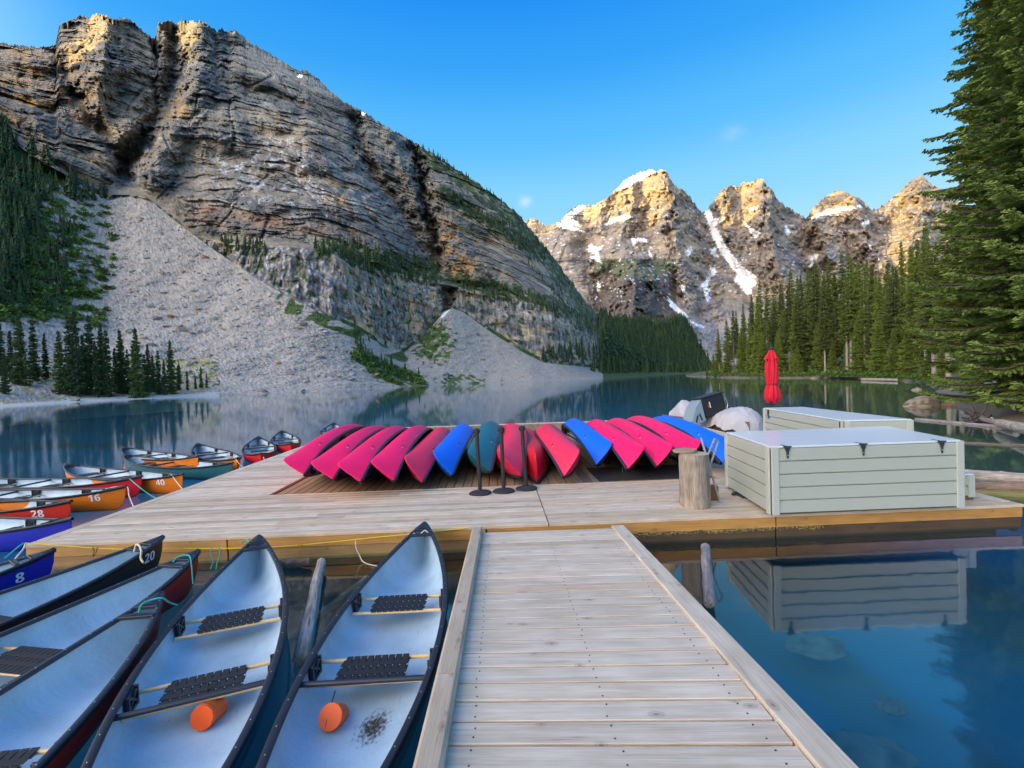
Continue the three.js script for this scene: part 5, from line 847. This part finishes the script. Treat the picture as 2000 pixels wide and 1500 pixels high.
rope('orange hook on the yellow line left of the bleached log', 'rust', [[582, 1066, 5.3], [588, 1062, 5.3], [590, 1070, 5.3], [584, 1078, 5.29], [591, 1084, 5.29]], .005, 'hook');
rope('cream rope hanging from the yellow line beside the nearest canoe bow', 'cream', [[694, 1056, 5.34], [696, 1072, 5.32], [702, 1084, 5.3], [708, 1096, 5.25], [724, 1103, 5.15], [742, 1106, 5.1]], .006);
rope('teal cord tied over the bow deck of the third canoe from the boardwalk', 'teal', [[271, 1196, 3.22], [276, 1182, 3.22], [292, 1173, 3.27], [316, 1168, 3.3], [330, 1176, 3.35], [346, 1182, 3.45]], .006);
rope('teal cord over the bright red bow, hanging down its side', 'teal', [[338, 1098, 4.25], [344, 1090, 4.26], [356, 1085, 4.27], [370, 1086, 4.25], [374, 1104, 4.2], [377, 1140, 4.2]], .006);
rope('cream rope knotted on the bow of the canoe marked 20', 'cream', [[262, 1078, 4.72], [266, 1064, 4.74], [272, 1066, 4.7], [276, 1078, 4.62], [275, 1090, 4.6], [280, 1099, 4.58]], .010);
rope('cream rope from the dock corner to the blue canoe marked 8', 'cream', [[28, 1094, 4.8], [38, 1082, 4.85], [46, 1072, 5.1], [50, 1061, 5.34]], .009); rope('teal rope from the dock corner into the water', 'teal', [[46, 1061, 5.36], [34, 1070, 5.3], [20, 1082, 5.2], [8, 1092, 5.1]], .009);
rope('teal cord wound round the bow of the second canoe from the boardwalk', 'teal', [[470, 1061, 5.0], [480, 1054, 5.04], [486, 1058, 5.0], [484, 1064, 5.0]], .008); rope('pale cord tied across the bow of the canoe beside the boardwalk', 'cream', [[795, 1044, 5.4], [808, 1042, 5.18], [822, 1042, 5.14], [830, 1036, 5.16], [836, 1040, 5.15]], .007);
rope('cream rope from the bow of the orange canoe marked 16 to the dock', 'cream', [[206, 955, 8.0], [226, 951, 8.0], [246, 950, 8.0], [252, 968, 7.7], [262, 993, 7.1]], .009); rope('teal rope from the crimson canoe to the dock edge', 'teal', [[252, 934, 8.8], [268, 948, 8.5], [286, 962, 8.2], [306, 974, 7.8]], .009);
rope('cream rope from the orange canoe marked 40 to the dock edge', 'cream', [[334, 926, 9.0], [344, 940, 8.8], [352, 950, 8.6], [360, 960, 8.3]], .009); rope('cream rope from the dark rimmed orange canoe to the dock', 'cream', [[458, 894, 10.7], [466, 904, 10.5], [474, 912, 10.3], [484, 917, 10.1]], .009);
rope('pale cord hanging from the red canoe nearest behind the dock edge', 'cream', [[514, 893, 11.2], [518, 902, 11.1], [508, 912, 11.0]], .009);
for (const [c, label, pts] of [['green', 'green cord hanging under the second upturned canoe from the left', [[661, 938, 8.5], [663, 948, 8.45], [667, 962, 7.9]]], ['green', 'green cord hanging and coiled under the third upturned canoe from the left', [[714, 940, 8.25], [713, 952, 8.1], [722, 952, 8.05], [716, 958, 8.0], [706, 956, 8.0], [712, 950, 8.0], [722, 956, 7.9], [704, 961, 7.85]]], ['green', 'green cord hanging under the fourth upturned canoe from the left', [[775, 932, 8.3], [782, 940, 8.25], [783, 950, 8.1], [779, 959, 7.9]]], ['green', 'green cord on the boards under the scuffed red canoe right of the middle', [[1095, 934, 8.05], [1096, 938, 8.0], [1112, 940, 7.95], [1120, 934, 8.1]]], ['cream', 'pale cord hanging from the tip of the marked blue canoe', [[1162, 912, 8.95], [1163, 922, 8.9], [1164, 927, 8.6]]], ['green', 'green cord coiled on the mat under the pink canoe right of the marked blue one', [[1216, 912, 8.5], [1216, 926, 8.3], [1212, 932, 8.2], [1222, 934, 8.2], [1226, 928, 8.3], [1216, 929, 8.3], [1228, 930, 8.2]]], ['green', 'green cord hanging onto the mat left of the stump', [[1272, 906, 8.65], [1273, 920, 8.5], [1276, 932, 8.2], [1270, 926, 8.4], [1264, 922, 8.5]]]]) rope(label, c, pts, .007);
// ---------------------------------------------------------------- person at the far right shore
{
  const foot = onLevel(1772, 744, 0), h = 1.72, J = { head: V(0, 1.60, .05), neck: V(0, 1.46, 0), chest: V(0, 1.28, 0), hip: V(0, .95, 0), lk: V(-.11, .5, .06), lf: V(-.13, .06, 0), rk: V(.12, .5, .02), rf: V(.16, .06, -.06), ls: V(-.19, 1.38, 0), le: V(-.27, 1.12, .05), lh: V(-.24, 1.0, .27), rs: V(.19, 1.38, 0), re: V(.27, 1.12, .06), rh: V(.12, 1.03, .28) };
  const bones = [['neck', 'chest', .06, .15], ['chest', 'hip', .165, .15], ['hip', 'lk', .10, .07], ['lk', 'lf', .068, .045], ['hip', 'rk', .10, .07], ['rk', 'rf', .068, .045], ['ls', 'le', .062, .05], ['le', 'lh', .048, .035], ['rs', 're', .062, .05], ['re', 'rh', .048, .035], ['ls', 'rs', .08, .08], ['neck', 'head', .055, .06]];
  const cap = (p, a, b, ra, rb) => { const d = b.clone().sub(a), t = clamp(p.clone().sub(a).dot(d) / d.lengthSq()); return p.distanceTo(a.clone().addScaledVector(d, t)) - lerp(ra, rb, t); };
  const field = (p) => { let s = 0; const k = 26; for (const [a, b, ra, rb] of bones) s += Math.exp(-k * cap(p, J[a], J[b], ra, rb)); const hd = p.clone().sub(J.head); s += Math.exp(-k * (Math.hypot(hd.x / .078, hd.y / .112, hd.z / .095) - 1) * .09); for (const f of ['lf', 'rf']) s += Math.exp(-k * cap(p, J[f].clone().setY(.04), J[f].clone().add(V(0, -.03, .13)), .045, .035)); return -Math.log(s) / k; };
  const N = 72, mc = new MarchingCubes(N, new THREE.MeshBasicMaterial(), false, false, 60000); mc.isolation = 0; const S = 1.0;
  for (let z = 0; z < N; z++) for (let y = 0; y < N; y++) for (let x = 0; x < N; x++) mc.field[x + N * (y + N * z)] = -field(V((x / (N / 2) - 1) * S, (y / (N / 2) - 1) * S + .88, (z / (N / 2) - 1) * S));
  mc.update(); const cnt = mc.geometry.drawRange.count || mc.count, pos = mc.positionArray.slice(0, cnt * 3), col = new Float32Array(cnt * 3);
  for (let i = 0; i < cnt; i++) { pos[3 * i] *= S; pos[3 * i + 1] = pos[3 * i + 1] * S + .88; pos[3 * i + 2] *= S; const [x, y, z] = pos.slice(3 * i, 3 * i + 3), hand = Math.hypot(x + .24, y - 1.0, z - .28) < .06 || Math.hypot(x - .12, y - 1.03, z - .29) < .06; col.set(y > 1.62 ? [.05, .03, .02] : y > 1.46 && z > -.02 ? [.48, .28, .2] : y > 1.46 ? [.05, .03, .02] : hand ? [.48, .28, .2] : y > .92 ? [.72, .27, .02] : y > .09 ? [.02, .02, .03] : [.06, .04, .03], 3 * i); }
  const g = new THREE.BufferGeometry(); g.setAttribute('position', new THREE.BufferAttribute(pos, 3)); g.setAttribute('color', new THREE.BufferAttribute(col, 3)); const gg = mergeVertices(g, 1e-4); gg.computeVertexNormals();
  const t = thing('person', 'person in an orange jacket and dark trousers standing among the bushes on the right bank', 'person', [foot.x + 1, .38, foot.z - 1.4], -.9); part('body', gg, std({ vertexColors: true, roughness: .85 }), t);
}
renderer.render(scene, camera);
